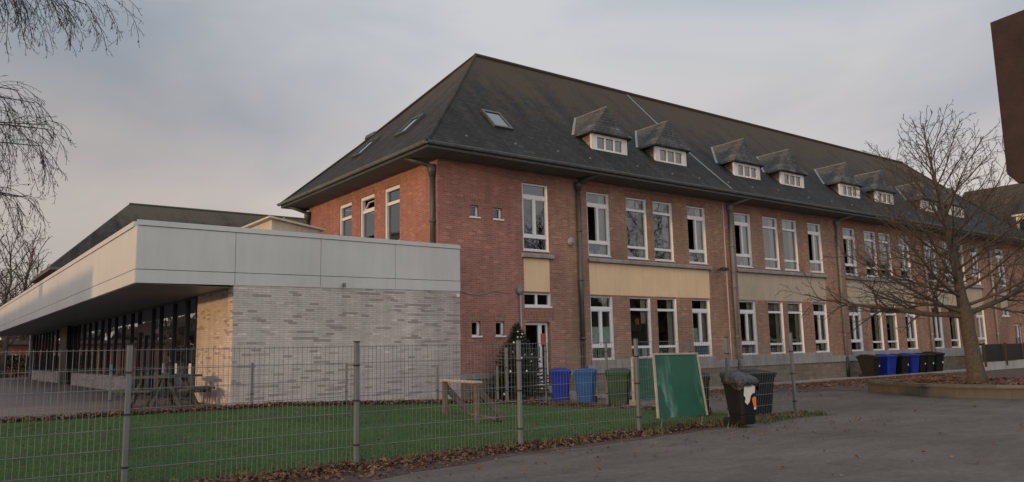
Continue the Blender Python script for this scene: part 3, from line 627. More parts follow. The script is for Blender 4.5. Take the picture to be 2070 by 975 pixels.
# ------------------------------------------------------------------ white flat-roofed extension
A = thing('school_canteen', 'white fascia flat roofed extension with pale brick wall and glazed front', 'building', (6, 19, .4))
C1 = Vector((3.75, 18.57)); C2 = Vector((13.14, 19.9)); d12 = (C2-C1).normalized(); n12 = Vector((d12.y, -d12.x))
Lf = (C2-C1).length; ztop = 4.68; zbot = 3.24; YF = 60.
def FP(u, w_, z): q = C1+d12*u-n12*w_; return (q.x, q.y, z)   # w into the building
xw = 6.0; yw = 18.89
sk = lambda u, zb, zt: (zb+(.17 if zb < 3.6 else .15)*u/Lf*1.0, zt+.16*u/Lf)
seams = [0, 2.29, 4.63, 7.03, Lf]
def zb_(u): return 3.24+.17*u/Lf
def zt_(u): return 4.64+.18*u/Lf
gp = .007
for a, b in zip(seams, seams[1:]):
    for lo, hi in ((0., .215), (.215, .91)):
        f = MB(); q = []
        for u in (a+gp, b-gp):
            h = zt_(u)-zb_(u); q.append((u, zb_(u)+lo*h+(gp if lo else 0), zb_(u)+hi*h-gp))
        (ua, za, zA), (ub, zc, zC) = q
        f.hull([FP(ua, 0, za), FP(ub, 0, zc), FP(ub, .03, zc), FP(ua, .03, za)], [FP(ua, 0, zA), FP(ub, 0, zC), FP(ub, .03, zC), FP(ua, .03, zA)])
        f.build('fascia_panel', 'fascia', A)
ys = [C1.y] + [C1.y+2.6*i for i in range(1, 16)] + [YF]
for a, b in zip(ys, ys[1:]):
    for lo, hi in ((0, .215), (.215, .91)):
        h = 1.40; f = MB(); f.box(C1.x, C1.x+.03, a+(.035 if a == C1.y else .001), b-.001, 3.24+lo*h+(gp if lo else 0), 3.24+hi*h-gp); f.build('fascia_panel', 'fascia', A)
mb = MB(); mb.hull([FP(-.02, -.02, zb_(0)+.915*1.4), FP(Lf, -.02, zb_(Lf)+.915*1.41), FP(Lf, .32, zb_(Lf)+.915*1.41), FP(.3, .32, zb_(0)+.915*1.4)], [FP(-.02, -.02, zt_(0)), FP(Lf, -.02, zt_(Lf)), FP(Lf, .32, zt_(Lf)), FP(.3, .32, zt_(0))])
mb.box(C1.x-.02, C1.x+.3, C1.y+.3, YF, 3.24+.915*1.4, 4.64); mb.build('coping', 'fascia', A)
mb = MB(); mb.hull([FP(.02, .035, zb_(0)+.01), FP(Lf, .035, zb_(Lf)+.01), FP(Lf, .3, zb_(Lf)+.01), FP(.3, .3, zb_(0)+.01)], [FP(.02, .035, 4.5), FP(Lf, .035, 4.6), FP(Lf, .3, 4.6), FP(.3, .3, 4.5)])
mb.box(C1.x+.035, C1.x+.3, C1.y+.3, YF, 3.25, 4.5); mb.build('backing', 'black', A)
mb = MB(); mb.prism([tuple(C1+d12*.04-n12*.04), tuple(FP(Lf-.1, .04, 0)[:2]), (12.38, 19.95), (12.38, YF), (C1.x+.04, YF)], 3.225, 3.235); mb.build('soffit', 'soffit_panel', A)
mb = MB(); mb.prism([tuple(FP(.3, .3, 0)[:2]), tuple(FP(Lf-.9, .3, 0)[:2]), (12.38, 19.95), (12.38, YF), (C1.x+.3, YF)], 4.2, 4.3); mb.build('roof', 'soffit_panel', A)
# pale brick walls: front and return
u0 = (Vector((xw, yw))-C1).dot(d12)
mb = MB(); mb.hull([FP(u0, .012, -.3), FP(Lf-.02, .012, -.3), FP(Lf-.02, .3, -.3), FP(u0, .3, -.3)], [FP(u0, .012, 3.30), FP(Lf-.02, .012, 3.42), FP(Lf-.02, .3, 3.42), FP(u0, .3, 3.3)]); mb.build('wall', 'pale_brick', A)
mb = MB(); mb.box(xw+.001, xw+.3, yw+.32, 21.9, -.2, 3.222); mb.quad((xw+.001, yw+.02, -.2), (xw+.001, yw+.33, -.2), (xw+.001, yw+.33, 3.222), (xw+.001, yw+.02, 3.222)); mb.build('wall', 'pale_brick', A)
for a, b in ((29.9, 42.3), (46.4, 57.9)): 
    MB().box(xw-.02, xw+.2, a, b, .2, 1.0).build('low_wall', 'pale_brick', A); MB().box(xw-.05, xw+.2, a, b, 1.002, 1.05).build('sill', 'dark_metal', A)
mull = [57.9, 56.4, 55.0, 53.5, 52.2, 50.95, 49.6, 47.9, 46.3, 42.8, 42.2, 41.0, 39.6, 38.2, 36.8, 35.4, 34.0, 32.65, 31.3, 29.9, 28.8, 26.85, 25.85, 24.3, 22.93, 21.95]
mb = MB()
for y in mull: mb.box(xw-.03, xw+.09, y-.028, y+.028, .42 if (y < 29.9 or 42.3 < y < 46.3) else 1.05, 3.16)
mb.box(xw-.03, xw+.09, 21.9, 57.9, 3.16, 3.224); mb.box(xw-.03, xw+.09, 21.9, 29.9, .42, .50); mb.box(xw-.028, xw+.088, 26.9, 28.75, 2.45, 2.72); mb.box(xw-.2, xw+.3, 43.0, 45.2, .3, 3.22)
mb.build('curtain_wall_frame', 'dark_metal', A)
for a, b in zip(mull[1:], mull): 
    if 42.9 < (a+b)/2 < 45.3: continue
    lo = 1.05 if (a > 29.8 and not 42.3 < a < 46.2) else .5
    MB().quad((xw+.03, b, lo), (xw+.03, a, lo), (xw+.03, a, 3.16), (xw+.03, b, 3.16)).build('pane', 'shop_glass', A)
f = MB()
for a, b, c, d in ((26.95, 27.05, .5, 2.45), (27.75, 27.9, .5, 2.45), (28.6, 28.7, .5, 2.45), (27.05, 27.75, .5, .62), (27.05, 27.75, 2.33, 2.45)): f.box(xw-.02, xw+.06, a, b, c, d)
f.build('glazed_door', 'dark_metal', A)
for y in (22.28, 23.72, 25.14): MB().box(xw-.045, xw-.035, y-.11, y+.11, 1.15, 1.43).build('notice', 'paper', A)
mb = MB(); mb.quad((12.3, 21, .4), (12.3, YF, .4), (12.3, YF, 3.2), (12.3, 21, 3.2)); mb.quad((6.2, 21.95, .44), (12.3, 21.95, .44), (12.3, YF, .44), (6.2, YF, .44)); mb.quad((6.3, 21.93, .4), (12.3, 21.93, .4), (12.3, 21.93, 3.2), (6.3, 21.93, 3.2)); mb.build('interior', 'interior_dark', A)
mb = MB()
for y in (22.6, 24.0, 25.4): mb.quad((6.35, y-.65, .5), (6.35, y+.65, .5), (6.35, y+.65, 1.75), (6.35, y-.65, 1.75))
mb.build('blind', 'table_wood', A)
MB().tube([(5.95, 58.4, .3), (5.95, 58.4, 3.22)], .09, 10).build('column', 'light_zinc', A)
MB().box(12.9, 12.98, 19.72, 19.80, 3.22, 3.30).build('security_camera', 'white_frame', A)
MB().box(8.98, 9.05, 19.22, 19.28, 3.36, 3.46).build('fascia_vent', 'zinc', A)  # small zinc vent on the fascia, gives no light
H = thing('roof_plant_hut', 'cream louvred plant hut with sloping lid on the white flat roof', 'hut', (9.9, 27, 4.3))
mb = MB(); mb.hull([(9.55, 26.2, 4.3), (11.3, 26.2, 4.3), (11.3, 28.9, 4.3), (9.55, 28.9, 4.3)], [(9.55, 26.2, 6.24), (11.3, 26.2, 5.98), (11.3, 28.9, 5.98), (9.55, 28.9, 6.24)]); mb.build('body', 'cream', H)
mb = MB()
for i in range(6): mb.box(9.68, 11.2, 26.13, 26.19, 5.36+i*.09, 5.40+i*.09)
mb.build('louvre', 'dark_zinc', H)
mb = MB(); mb.hull([(9.4, 26.0, 6.28), (11.45, 26.0, 5.97), (11.45, 29.9, 5.97), (9.4, 29.9, 6.28)], [(9.4, 26.0, 6.34), (11.45, 26.0, 6.03), (11.45, 29.9, 6.03), (9.4, 29.9, 6.34)]); mb.build('lid', 'cream', H)
mb = MB(); mb.box(9.46, 9.53, 26.9, 27.3, 5.7, 5.95); mb.box(9.46, 9.53, 26.4, 26.55, 5.6, 5.9); mb.build('vent', 'wood', H)

# ------------------------------------------------------------------ buildings further off
K = thing('rear_wing_building', 'long rear school wing with mossy dark hipped roof behind the white extension', 'building', (12, 60, .4))
def hiproof(x0, x1, y0, y1, ez, rz, K, mat, wallmat, bz=0, wins=()):
    ry = (y0+y1)/2; h = (y1-y0)/2
    MB().box(x0+.8, x1-.8, y0+.8, y1-.8, bz, ez-.1).build('wall', wallmat, K)
    r = MB(); r.quad((x0, y0, ez), (x1, y0, ez), (x1-h, ry, rz), (x0+h, ry, rz)); r.quad((x1, y1, ez), (x0, y1, ez), (x0+h, ry, rz), (x1-h, ry, rz)); r.quad((x0, y1, ez), (x0, y0, ez), (x0+h, ry, rz)); r.quad((x1, y0, ez), (x1, y1, ez), (x1-h, ry, rz)); r.build('roof', mat, K)
    MB().box(x0, x1, y0, y1, ez-.18, ez-.004).build('eaves', 'soffit', K)
    e_ = MB(); e_.tube([(x0+h, ry, rz), (x1-h, ry, rz)], .1, 6); e_.build('ridge_capping', mat, K)
hiproof(6.8, 62, 59.3, 70.7, 7.72, 13.4, K, 'back_slate', 'annex_brick')
l = MB(); l.quad((24.2, 61.5, 9.95), (24.4, 61.5, 9.95), (23.0, 64.9, 13.4), (22.8, 64.9, 13.4)); l.quad((7.3, 59.9, 8.3),(7.3, 59.9, 8.3),(7.4, 60.0, 8.4)); 
MB().quad((24.6, 59.9, 8.36), (24.75, 59.9, 8.36), (24.75, 64.9, 13.39), (24.6, 64.9, 13.39)).build('lead_flashing', 'lead', K)
W_ = thing('east_wing_building', 'ochre walled wing with slate roof and cream dormers at the far right', 'building', (60, 10, 0))
gabW = lambda u, w_, z: (60+w_, u, z)
we = [(19.2, 20.4), (16.6, 17.8)] ; hs = [(a, b, 4.6, 6.9) for a, b in we] + [(a, b, 1.1, 3.3) for a, b in we]
mb = MB(); holed(mb, 14.6, 27, -.2, 7.6, hs, gabW, .2); mb.build('wall', 'yellow_render', W_); MB().box(60.22, 72, 14.6, 14.7, -.2, 7.6).build('wall', 'yellow_render', W_)
mb = MB(); mb.box(59.97, 60.01, 14.6, 27, 3.6, 4.3); mb.box(59.9, 60.01, 14.6, 27, 7.3, 7.5); mb.build('string_course', 'white_paint', W_)
for a, b, c, d in hs:
    f = MB()
    for u0, u1, z0, z1 in ((a, a+.07, c, d), (b-.07, b, c, d), (a+.07, b-.07, c, c+.07), (a+.07, b-.07, d-.07, d), (a+.55, a+.65, c+.07, d-.07), (a+.07, a+.55, d-.6, d-.52)): f.box(60.06, 60.13, u0, u1, z0, z1)
    fo = f.build('window', 'white_frame', W_); MB().quad((60.1, a, c), (60.1, b, c), (60.1, b, d), (60.1, a, d)).build('pane', 'sky_glass', fo)
MB().box(61.5, 61.6, 14.8, 27, 0, 7.4).build('interior', 'interior_dark', W_)
mb = MB(); mb.quad((59.3, 13.8, 7.7), (59.3, 27, 7.7), (66, 27, 13.3), (66, 16, 13.3)); mb.quad((72.7, 27, 7.7), (72.7, 13.8, 7.7), (66, 16, 13.3), (66, 27, 13.3)); mb.quad((72.7, 13.8, 7.7), (59.3, 13.8, 7.7), (66, 16, 13.3)); mb.quad((59.3, 27, 7.7), (72.7, 27, 7.7), (66, 27, 13.3)); mb.build('roof', 'slate', W_)
MB().box(59.25, 60.1, 13.8, 27, 7.52, 7.694).build('eaves', 'white_paint', W_)
for y in (20.3, 17.):
    f = MB(); f.box(60.3, 60.4, y-1.2, y+1.2, 8.7, 8.95); f.box(60.3, 60.4, y-1.2, y+1.2, 9.75, 10.0)
    for u in (-1.2, -.45, .3, 1.05): f.box(60.3, 60.4, y+u, y+u+.15, 8.95, 9.75)
    fo = f.build('dormer', 'white_paint', W_); MB().quad((60.36, y-1.1, 8.95), (60.36, y+1.1, 8.95), (60.36, y+1.1, 9.75), (60.36, y-1.1, 9.75)).build('pane', 'sky_glass', fo)
    MB().box(60.1, 63, y-1.4, y+1.4, 10.002, 10.12).build('dormer_roof', 'white_paint', fo)
Q = thing('brick_annex', 'low orange brick annex with white window beyond the patio hedge', 'building', (6, 75, .4))
mb = MB(); holed(mb, -6, 30, .2, 2.9, [(5.95, 6.6, 1.1, 2.2), (2, 3.2, 1.1, 2.2)], lambda u, w_, z: (u, 75+w_, z), .2); mb.build('wall', 'annex_brick', Q)
for a, b in ((5.95, 6.6), (2, 3.2)):
    f = MB(); 
    for u0, u1, c, d in ((a, a+.07, 1.1, 2.2), (b-.07, b, 1.1, 2.2), (a+.07, b-.07, 1.1, 1.18), (a+.07, b-.07, 2.12, 2.2)): f.box(u0, u1, 75.05, 75.12, c, d)
    fo = f.build('window', 'white_frame', Q); MB().quad((a, 75.1, 1.1), (b, 75.1, 1.1), (b, 75.1, 2.2), (a, 75.1, 2.2)).build('pane', 'sky_glass', fo)
MB().box(-6.3, 30.3, 74.7, 82, 2.9, 3.2).build('roof', 'soffit', Q)
MB().tube([(7.2, 72, .3), (7.2, 72, 3.75)], .05, 6).build('lamp_post', 'light_zinc', label='slim pale lamp post in front of the orange brick annex', cat='lamp post')
# neighbour whose brick front the glazing mirrors and whose roof throws the shade on the fascia
NB = thing('neighbour_house', 'flat roofed brown brick house with white windows facing the glazed front', 'building', (-8, 40, .4))
nbw = [(25.5, 27.2, 1.4, 2.9), (30, 31.4, 1.2, 3.0), (36, 38.2, 1.4, 3.), (44, 45.5, 1.4, 3.), (50, 53, .5, 2.7)]
mb = MB(); holed(mb, 23.0, 66, 0, 5.15, nbw, lambda u, w_, z: (-8-w_, u, z), .2); mb.build('wall', 'annex_brick', NB)
mb = MB(); mb.box(-16, -8.21, 23.0, 66, 0, 5.1); mb.build('wall', 'annex_brick', NB); MB().box(-16.1, -7.95, 22.95, 66, 5.152, 5.3).build('roof', 'soffit', NB)
MB().box(-11, -10.4, 33.5, 34.6, 5.3, 6.1).build('chimney', 'annex_brick', NB)
for a, b, c, d in nbw:
    f = MB()
    for u0, u1, z0, z1 in ((a, a+.09, c, d), (b-.09, b, c, d), (a+.09, b-.09, c, c+.09), (a+.09, b-.09, d-.09, d), ((a+b)/2-.05, (a+b)/2+.05, c+.09, d-.09)): f.box(-8.14, -8.06, u0, u1, z0, z1)
    fo = f.build('window', 'white_frame', NB); MB().quad((-8.1, a, c), (-8.1, b, c), (-8.1, b, d), (-8.1, a, d)).build('pane', 'sky_glass', fo)

# ------------------------------------------------------------------ wire mesh fences
def wirefence(name, label, pts, hm, hp, postr, step, rows, caps=True, wires=.003):
    F = thing(name, label, 'fence', (pts[0][0], pts[0][1], hgt(*pts[0][:2])))
    for k, p in enumerate(pts):
        x, y = p[:2]; top = p[2] if len(p) > 2 else hp; z = hgt(x, y)
        if top < .1: continue
        T = T_(x, y, 0, p[3] if len(p) > 3 else 0)
        po = MB().box(-postr, postr, -postr*1.1, postr*1.1, z-.2, z+top, T).build('post', 'galvanised', F, bevel=.006)
        for h in (.30, .92, 1.42):
            if h < top-.1: MB().box(-postr-.006, postr+.006, -postr*1.1-.006, postr*1.1+.012, z+h, z+h+.022, T).build('clamp', 'black', po)
        if caps: MB().box(-postr-.006, postr+.006, -postr*1.1-.006, postr*1.1+.006, z+top+.001, z+top+.018, T).build('post_cap', 'black', po)
    for a, b in zip(pts, pts[1:]):
        A_, B_ = Vector(a[:2]), Vector(b[:2]); L_ = (B_-A_).length; d = (B_-A_)/L_; n = Vector((-d.y, d.x)); w_ = MB(); k = int(L_/step)
        za, zb = hgt(*A_), hgt(*B_)
        def pt(t, h, o=0): q = A_+d*t+n*(o+.035); return (q.x, q.y, za+(zb-za)*t/L_+h)
        for i in range(1, k): t = L_*i/k; w_.tube([pt(t, .03), pt(t, hm+.02)], wires, 4, False)
        for i in range(rows+1):
            h = .05+(hm-.05)*i/rows
            for o in (-.007, .007): w_.tube([pt(.0, h, o), pt(L_, h, o)], wires*1.25, 4, False)
        w_.build('mesh_panel', 'wire', F)
    return F
wirefence('mesh_fence', 'tall galvanised wire mesh fence along the near edge of the green turf', [(-3.8, FY), (-.85, FY), (2.1, FY), (5.12, FY), (8.08, FY), (10.88, FY), (13.55, FY-.02), (16.08, 10.62, 1.86)], 1.70, 1.76, .03, .066, 7)
wirefence('mesh_fence', 'low wire mesh fence between the green turf and the paved patio', [(-6, 18.9, 1.06), (-1.3, 18.7, 1.06), (3.35, 18.5, 1.06), (6.25, 18.2, 1.02), (8.6, 18.2, 1.0), (11.3, 18.3, .98), (12.9, 17.75, .98)], .98, 1.0, .024, .066, 4, False, .0018)
wirefence('mesh_fence', 'wire mesh fence running back from the corner post past the wheelie bins', [(13.3, 17.85, 1.5), (14.6, 17.7, 1.58), (15.1, 15.7, 1.68), (15.6, 13.2, 1.7), (16.04, 10.72, .01)], 1.5, 1.6, .028, .066, 6, True, .002)

# ------------------------------------------------------------------ bins
def make_bin(label, mat, W=.56, D=.70, H=1.0, lidmat=None, group=None, lidded=True):
    """front faces -Y, hinge and wheels at +Y"""
    o = thing('wheelie_bin', label, 'wheelie bin', (0, 0, 0), group)
    b = MB(); bw, bd = W*.40, D*.38
    def loop(t, z): 
        w2 = bw+(W/2-bw)*t; f = -bd-(D/2-bd)*t; r = bd*.75+(D/2-bd*.75)*t; c = .05
        return [(-w2+c, f, z), (w2-c, f, z), (w2, f+c, z), (w2, r, z), (-w2, r, z), (-w2, f+c, z)]
    b.hull(loop(0, .06), loop(.2, .24)); b.hull(loop(.2, .241), loop(1., H*.88)); b.f = [f for f in b.f]
    for s_ in (-1, 1):
        for u in (.3, .7): 
            pass
    body = b.build('body', mat, o, bevel=.012)
    r = MB(); lo = loop(1.02, 0)
    r.hull([(x*1.05, y*1.05, H*.86) for x, y, _ in lo], [(x*1.08, y*1.08, H*.93) for x, y, _ in lo]); r.build('rim', mat, o, bevel=.008)
    ribs = MB()
    for u in (-.5, 0, .5): ribs.hull([(u*bw-.02, -bd-.006, .2), (u*bw+.02, -bd-.006, .2), (u*bw+.02, -bd+.03, .2), (u*bw-.02, -bd+.03, .2)], [(u*W*.5-.02, -D/2+.012, H*.84), (u*W*.5+.02, -D/2+.012, H*.84), (u*W*.5+.02, -D/2+.05, H*.84), (u*W*.5-.02, -D/2+.05, H*.84)])
    ribs.build('rib', mat, o)
    if lidded:
        l = MB(); a = W*.55; fy, ry = -D*.56, D*.50
        l.hull([(-a, fy, H*.932), (a, fy, H*.932), (a, ry, H*.932), (-a, ry, H*.932)], [(-a+.02, fy+.02, H*.965), (a-.02, fy+.02, H*.965), (a-.02, ry-.02, H*1.01), (-a+.02, ry-.02, H*1.01)])
        l.hull([(-a+.06, fy+.07, H*.966), (a-.06, fy+.07, H*.966), (a-.06, ry-.05, H*.99), (-a+.06, ry-.05, H*.99)], [(-a+.12, fy+.15, H*1.0), (a-.12, fy+.15, H*1.0), (a-.12, ry-.09, H*1.05), (-a+.12, ry-.09, H*1.05)])
        l.build('lid', lidmat or mat, o, bevel=.012)
    h = MB(); h.tube([(-W*.42, D*.5, H*.9), (-W*.42, D*.60, H*.96), (W*.42, D*.60, H*.96), (W*.42, D*.5, H*.9)], .017, 8); h.build('handle', lidmat or mat, o)
    for s_ in (-1, 1):
        wv = MB(); wv.tube([(s_*(W*.40), D*.40, .10), (s_*(W*.40+.05), D*.40, .10)], .10, 18); wo_ = wv.build('wheel', 'rubber', o); hb = MB(); hb.tube([(s_*(W*.40-.004), D*.40, .10), (s_*(W*.40+.056), D*.40, .10)], .045, 10); hb.build('hub', 'dark_metal', wo_)
    MB().tube([(-W*.4, D*.40, .10), (W*.4, D*.40, .10)], .014, 8).build('axle', 'dark_metal', o)
    return o
def put(o, x, y, rz, z=None): o.location = (x, y, hgt(x, y) if z is None else z); o.rotation_euler.z = rz; return o
GB = 'wheelie bins lined up by the stone plinth'; GT = 'wheelie bins behind the turf'
blk = make_bin('black wheelie bin at the left end of the row by the stone plinth', 'bin_black', W=.72, D=.78, group=GB)
MB().box(.16, .26, -.352, -.344, .48, .56).build('sticker', 'paper', blk)
blu = make_bin('left of the two bright blue bins in the row by the stone plinth', 'bin_blue', W=.72, D=.75, group=GB)
put(blk, 34.9, 19.05, R(4)); put(blu, 36.25, 19.0, R(-3))
for x, src, lab, s in ((37.45, blk, 'black wheelie bin standing between the two bright blue bins', .98), (38.5, blu, 'right of the two bright blue bins in the row by the stone plinth', 1.), (39.35, blk, 'black wheelie bin touching the right side of the second blue bin', .97), (40.05, blk, 'second black bin to the right of the blue bins', .98), (41.1, blk, 'black wheelie bin at the right end of the row by the stone plinth', 1.02)):
    c = copy_tree(src); c['label'] = lab; c.scale = (s, s, s); put(c, x, 19.05+random.uniform(-.06, .06), R(random.uniform(-7, 7)))
put(make_bin('violet blue wheelie bin nearest the decorated fir tree', 'bin_blue', W=.56, D=.6, H=.92, group=GT), 14.8, 17.3, R(-38))
put(make_bin('lighter blue wheelie bin between violet blue bin and green bin', 'bin_lightblue', W=.56, D=.6, H=.93, group=GT), 14.95, 16.4, R(-50))
put(make_bin('dark green wheelie bin behind the turf beside the green panel', 'bin_green', W=.62, D=.66, H=.95, group=GT), 15.15, 15.3, R(-52))
put(make_bin('black wheelie bin behind the mesh at the fence corner post', 'bin_black', W=.66, D=.70, H=1.0, group=GT), 15.35, 11.15, R(-14))
put(make_bin('black wheelie bin mostly hidden behind the leaning green chalkboard', 'bin_black', W=.5, D=.5, H=.95, group=GT), 14.3, 11.9, R(-50))
# the bin in front of the fence, lid covered by a bin liner
fb = make_bin('black wheelie bin with rubbish bag over its top and torn stickers outside the fence', 'bin_black', W=.44, D=.52, H=1.0, lidded=False)
random.seed(11); s = MB(); rings = []
for z, k in ((.79, 1.10), (.83, 1.14), (.89, 1.16), (.95, 1.14), (1.0, 1.05), (1.03, .8), (1.035, .45)):
    ring_ = []
    for j in range(28):
        a = 2*math.pi*j/28; cx, cy = math.cos(a), math.sin(a); q = max(abs(cx), abs(cy)); sx, sy = .228*cx/q**.8, .272*cy/q**.8
        wv = 1+.05*math.sin(7*a+z*9)+random.uniform(-.02, .02); zz = z+(random.uniform(-.02, .02) if z > .8 else .07*math.sin(3*a)+random.uniform(-.03, .03)) - (.06*(-cy) if z > .85 else 0)
        ring_.append((sx*k*wv, sy*k*wv, zz))
    rings.append(ring_)
n0 = 28
for r_ in rings: s.v += r_
for k in range(len(rings)-1):
    for j in range(n0): s.f.append((k*n0+j, k*n0+(j+1) % n0, (k+1)*n0+(j+1) % n0, (k+1)*n0+j))
s.f.append(tuple((len(rings)-1)*n0+j for j in range(n0)))
s.build('bin_liner', 'bag', fb, smooth=True)
kn = MB(); kn.lathe((-.12, .30, .92), [(.02, 0), (.08, .03), (.10, .09), (.07, .15), (.03, .17)], 9); kn.build('liner_knot', 'bag', fb, smooth=True)
MB().box(-.02, .12, .20, .28, 1.06, 1.085).build('tag', 'pink', fb, bevel=.01)
tl = lambda x, z: (x*.86, -.52*.38*.0-.2125-.0475*(z-.24)/.64-.010, z)    # on the sloping front face
def sticker(poly, mat, nm='sticker'):
    m_ = MB(); m_.quad(*[tl(x, z) for x, z in poly]); m_.build(nm, mat, fb)
sticker([(-.17, .50), (-.09, .44), (-.02, .50), (.02, .62), (.08, .66), (.14, .66), (.16, .80), (.05, .83), (-.14, .86), (-.19, .84), (-.2, .62), (-.14, .58)], 'paper')
sticker([(.05, .56), (.13, .60), (.18, .58), (.19, .40), (.12, .38), (.08, .47)], 'orange'); m_ = MB(); m_.quad(*[tl(a_, b_) for a_, b_ in ((.11, .38), (.185, .40), (.185, .35), (.12, .34))]); m_.build('sticker', 'paper', fb)
m_ = MB()
for i in range(7): m_.quad(*[(p[0], p[1]-.002, p[2]) for p in (tl(-.13+i*.028, .79), tl(-.112+i*.028, .79), tl(-.112+i*.028, .812), tl(-.13+i*.028, .812))])
m_.build('printing', 'bin_black', fb)
put(fb, 13.14, 9.88, R(-8))

# ------------------------------------------------------------------ boards
Bd = thing('chalkboard', 'green chalkboard in pale frame leaning on the mesh fence beside the bagged bin', 'chalkboard', (11.95, 10.3, 0))
P0, P1, P2, P3 = Vector((11.12, 10.27, .28)), Vector((12.55, 10.26, .25)), Vector((12.50, 10.40, 1.47)), Vector((11.22, 10.41, 1.48))
def bil(u, v, n=0):
    p = (P0*(1-u)+P1*u)*(1-v)+(P3*(1-u)+P2*u)*v; nn = (P1-P0).cross(P3-P0).normalized(); return p+nn*n
m_ = MB(); m_.hull([bil(.02, .0, 0), bil(.98, .0, 0), bil(.98, .98, 0), bil(.02, .98, 0)], [bil(.02, .0, .015), bil(.98, .0, .015), bil(.98, .98, .015), bil(.02, .98, .015)]); m_.build('panel', 'chalk_green', Bd)
m_ = MB()
for a, b, c, d in ((0, .028, 0, 1), (.972, 1, 0, 1), (.028, .972, .97, 1)): m_.hull([bil(a, c, -.006), bil(b, c, -.006), bil(b, d, -.006), bil(a, d, -.006)], [bil(a, c, .03), bil(b, c, .03), bil(b, d, .03), bil(a, d, .03)])
m_.build('frame', 'pale_wood', Bd)
m_ = MB()
for u in (.15, .85): p = bil(u, .985, -.01); m_.tube([tuple(p+Vector((0, .02, .01))), (p.x, FY+.05, 1.56), (p.x, FY+.07, 1.50)], .006, 5)
for u in (.1, .9): p = bil(u, .0, 0); m_.tube([tuple(p), (p.x, p.y+.05, .0)], .012, 5)
m_.build('hook', 'galvanised', Bd)
G2 = thing('green_panel', 'lighter green panel with white top edge standing behind the fence', 'board', (15.6, 14.6, 0))
m_ = MB(); m_.box(14.95, 16.5, 14.55, 14.58, .26, 1.30); m_.build('panel', 'pale_green', G2); m_ = MB(); m_.box(14.92, 16.53, 14.53, 14.6, 1.302, 1.34); m_.box(14.92, 14.948, 14.53, 14.6, .22, 1.30); m_.build('frame', 'pale_wood', G2); MB().box(15.1, 16.4, 14.6, 14.9, 0, .24).build('foot', 'concrete', G2)

# ------------------------------------------------------------------ wooden play frame
Wd = thing('wooden_climber', 'small wooden play frame with slanting planks standing on the green turf', 'play frame', (9.5, 14.4, hgt(9.5, 14.4)))
z = hgt(9.5, 14.4)-.03
pA, pB = Vector((9.52, 15.1, z)), Vector((9.22, 13.42, z)); dd = (pB-pA).normalized(); dx = Vector((.98, -.15, 0)).normalized()
def plank(name, a, b, wdir, w_, t_, mat='wood'):
    a, b = Vector(a), Vector(b); wdir = Vector(wdir).normalized()*w_/2; n = (b-a).cross(wdir).normalized()*t_/2
    MB().hull([a-wdir-n, a+wdir-n, a+wdir+n, a-wdir+n], [b-wdir-n, b+wdir-n, b+wdir+n, b-wdir+n]).build(name, mat, Wd, bevel=.005)
Z = Vector((0, 0, 1))
for p in (pA, pB):
    plank('post', p, p+Z*.80, dx, .07, .16); 
    plank('slanting_plank', p+Z*.64+dx*.06, p+dx*.66+Z*.02, Z, .20, .045)
plank('top_plank', pA+Z*.825-dd*.08, pB+Z*.825+dd*.08, dx, .20, .04, 'pale_wood'); plank('foot_plank', pA+dx*.58+Z*.04, pB+dx*.58+Z*.04, dx, .10, .05)

# ------------------------------------------------------------------ picnic table
Pt = thing('picnic_table', 'dark square picnic table with four attached benches on the patio', 'picnic table', (4.85, 20.35, .42))
cx, cy, z = 4.85, 20.35, .43; RT = R(38)
def pb(name, a, b, c, d, e, f, mat='table_wood'): MB().box(a, b, c, d, e, f, T_(cx, cy, z, RT)).build(name, mat, Pt, bevel=.004)
m_ = MB()
for i in range(6): m_.box(-.62+i*.21, -.62+i*.21+.195, -.62, .62, .70, .745, T_(cx, cy, z, RT))
m_.build('tabletop', 'table_wood', Pt)
for k in range(4):
    T = T_(cx, cy, z, RT+k*math.pi/2); m_ = MB()
    for i in range(2): m_.box(-.5, .5, -1.08+i*.15, -1.08+i*.15+.14, .40, .44, T)
    m_.build('bench', 'table_wood', Pt)
    for s_ in (-.3, .3):
        m_ = MB(); m_.hull([T @ Vector(v) for v in ((s_-.025, -.80, 0), (s_+.025, -.80, 0), (s_+.025, -.70, 0), (s_-.025, -.70, 0))], [T @ Vector(v) for v in ((s_-.025, -.36, .70), (s_+.025, -.36, .70), (s_+.025, -.26, .70), (s_-.025, -.26, .70))]); m_.build('leg', 'table_wood', Pt)
        m_ = MB(); m_.box(s_+.027, s_+.06, -1.05, .0, .32, .40, T); m_.build('support_beam', 'table_wood', Pt)

# ------------------------------------------------------------------ planter and low screen wall
PL = thing('planter', 'low stone planter with projecting coping around the bare tree', 'planter', (24.8, 10.3, 0))
outer = [(24.95, 13.75), (24.15, 12.55), (24.05, 12.3), (23.55, 11.4), (23.35, 10.3), (23.55, 9.1), (24.3, 7.6), (26.0, 6.6), (27.7, 7.2), (28.2, 9.), (27.9, 11.4), (26.6, 13.2)]
def inset(poly, d):
    c = Vector((sum(p[0] for p in poly)/len(poly), sum(p[1] for p in poly)/len(poly))); return [tuple(Vector(p)+(c-Vector(p)).normalized()*d) for p in poly]
def ringwall(name, poly, d, z0, z1, mat, out=0):
    o_ = inset(poly, -out); i_ = inset(poly, d); n = len(poly); m_ = MB()
    for k in range(n):
        a, b, c, e_ = o_[k], o_[(k+1) % n], i_[(k+1) % n], i_[k]; m_.hull([(*p, z0) for p in (a, b, c, e_)], [(*p, z1) for p in (a, b, c, e_)])
    return m_.build(name, mat, PL)
ringwall('wall', outer, .28, -.1, .28, 'planter_stone'); ringwall('coping', outer, .34, .283, .37, 'planter_stone', .08)
m_ = MB(); random.seed(2); ii = inset(outer, .27); n = len(ii); cen = Vector((25.6, 10.2, .40)); 
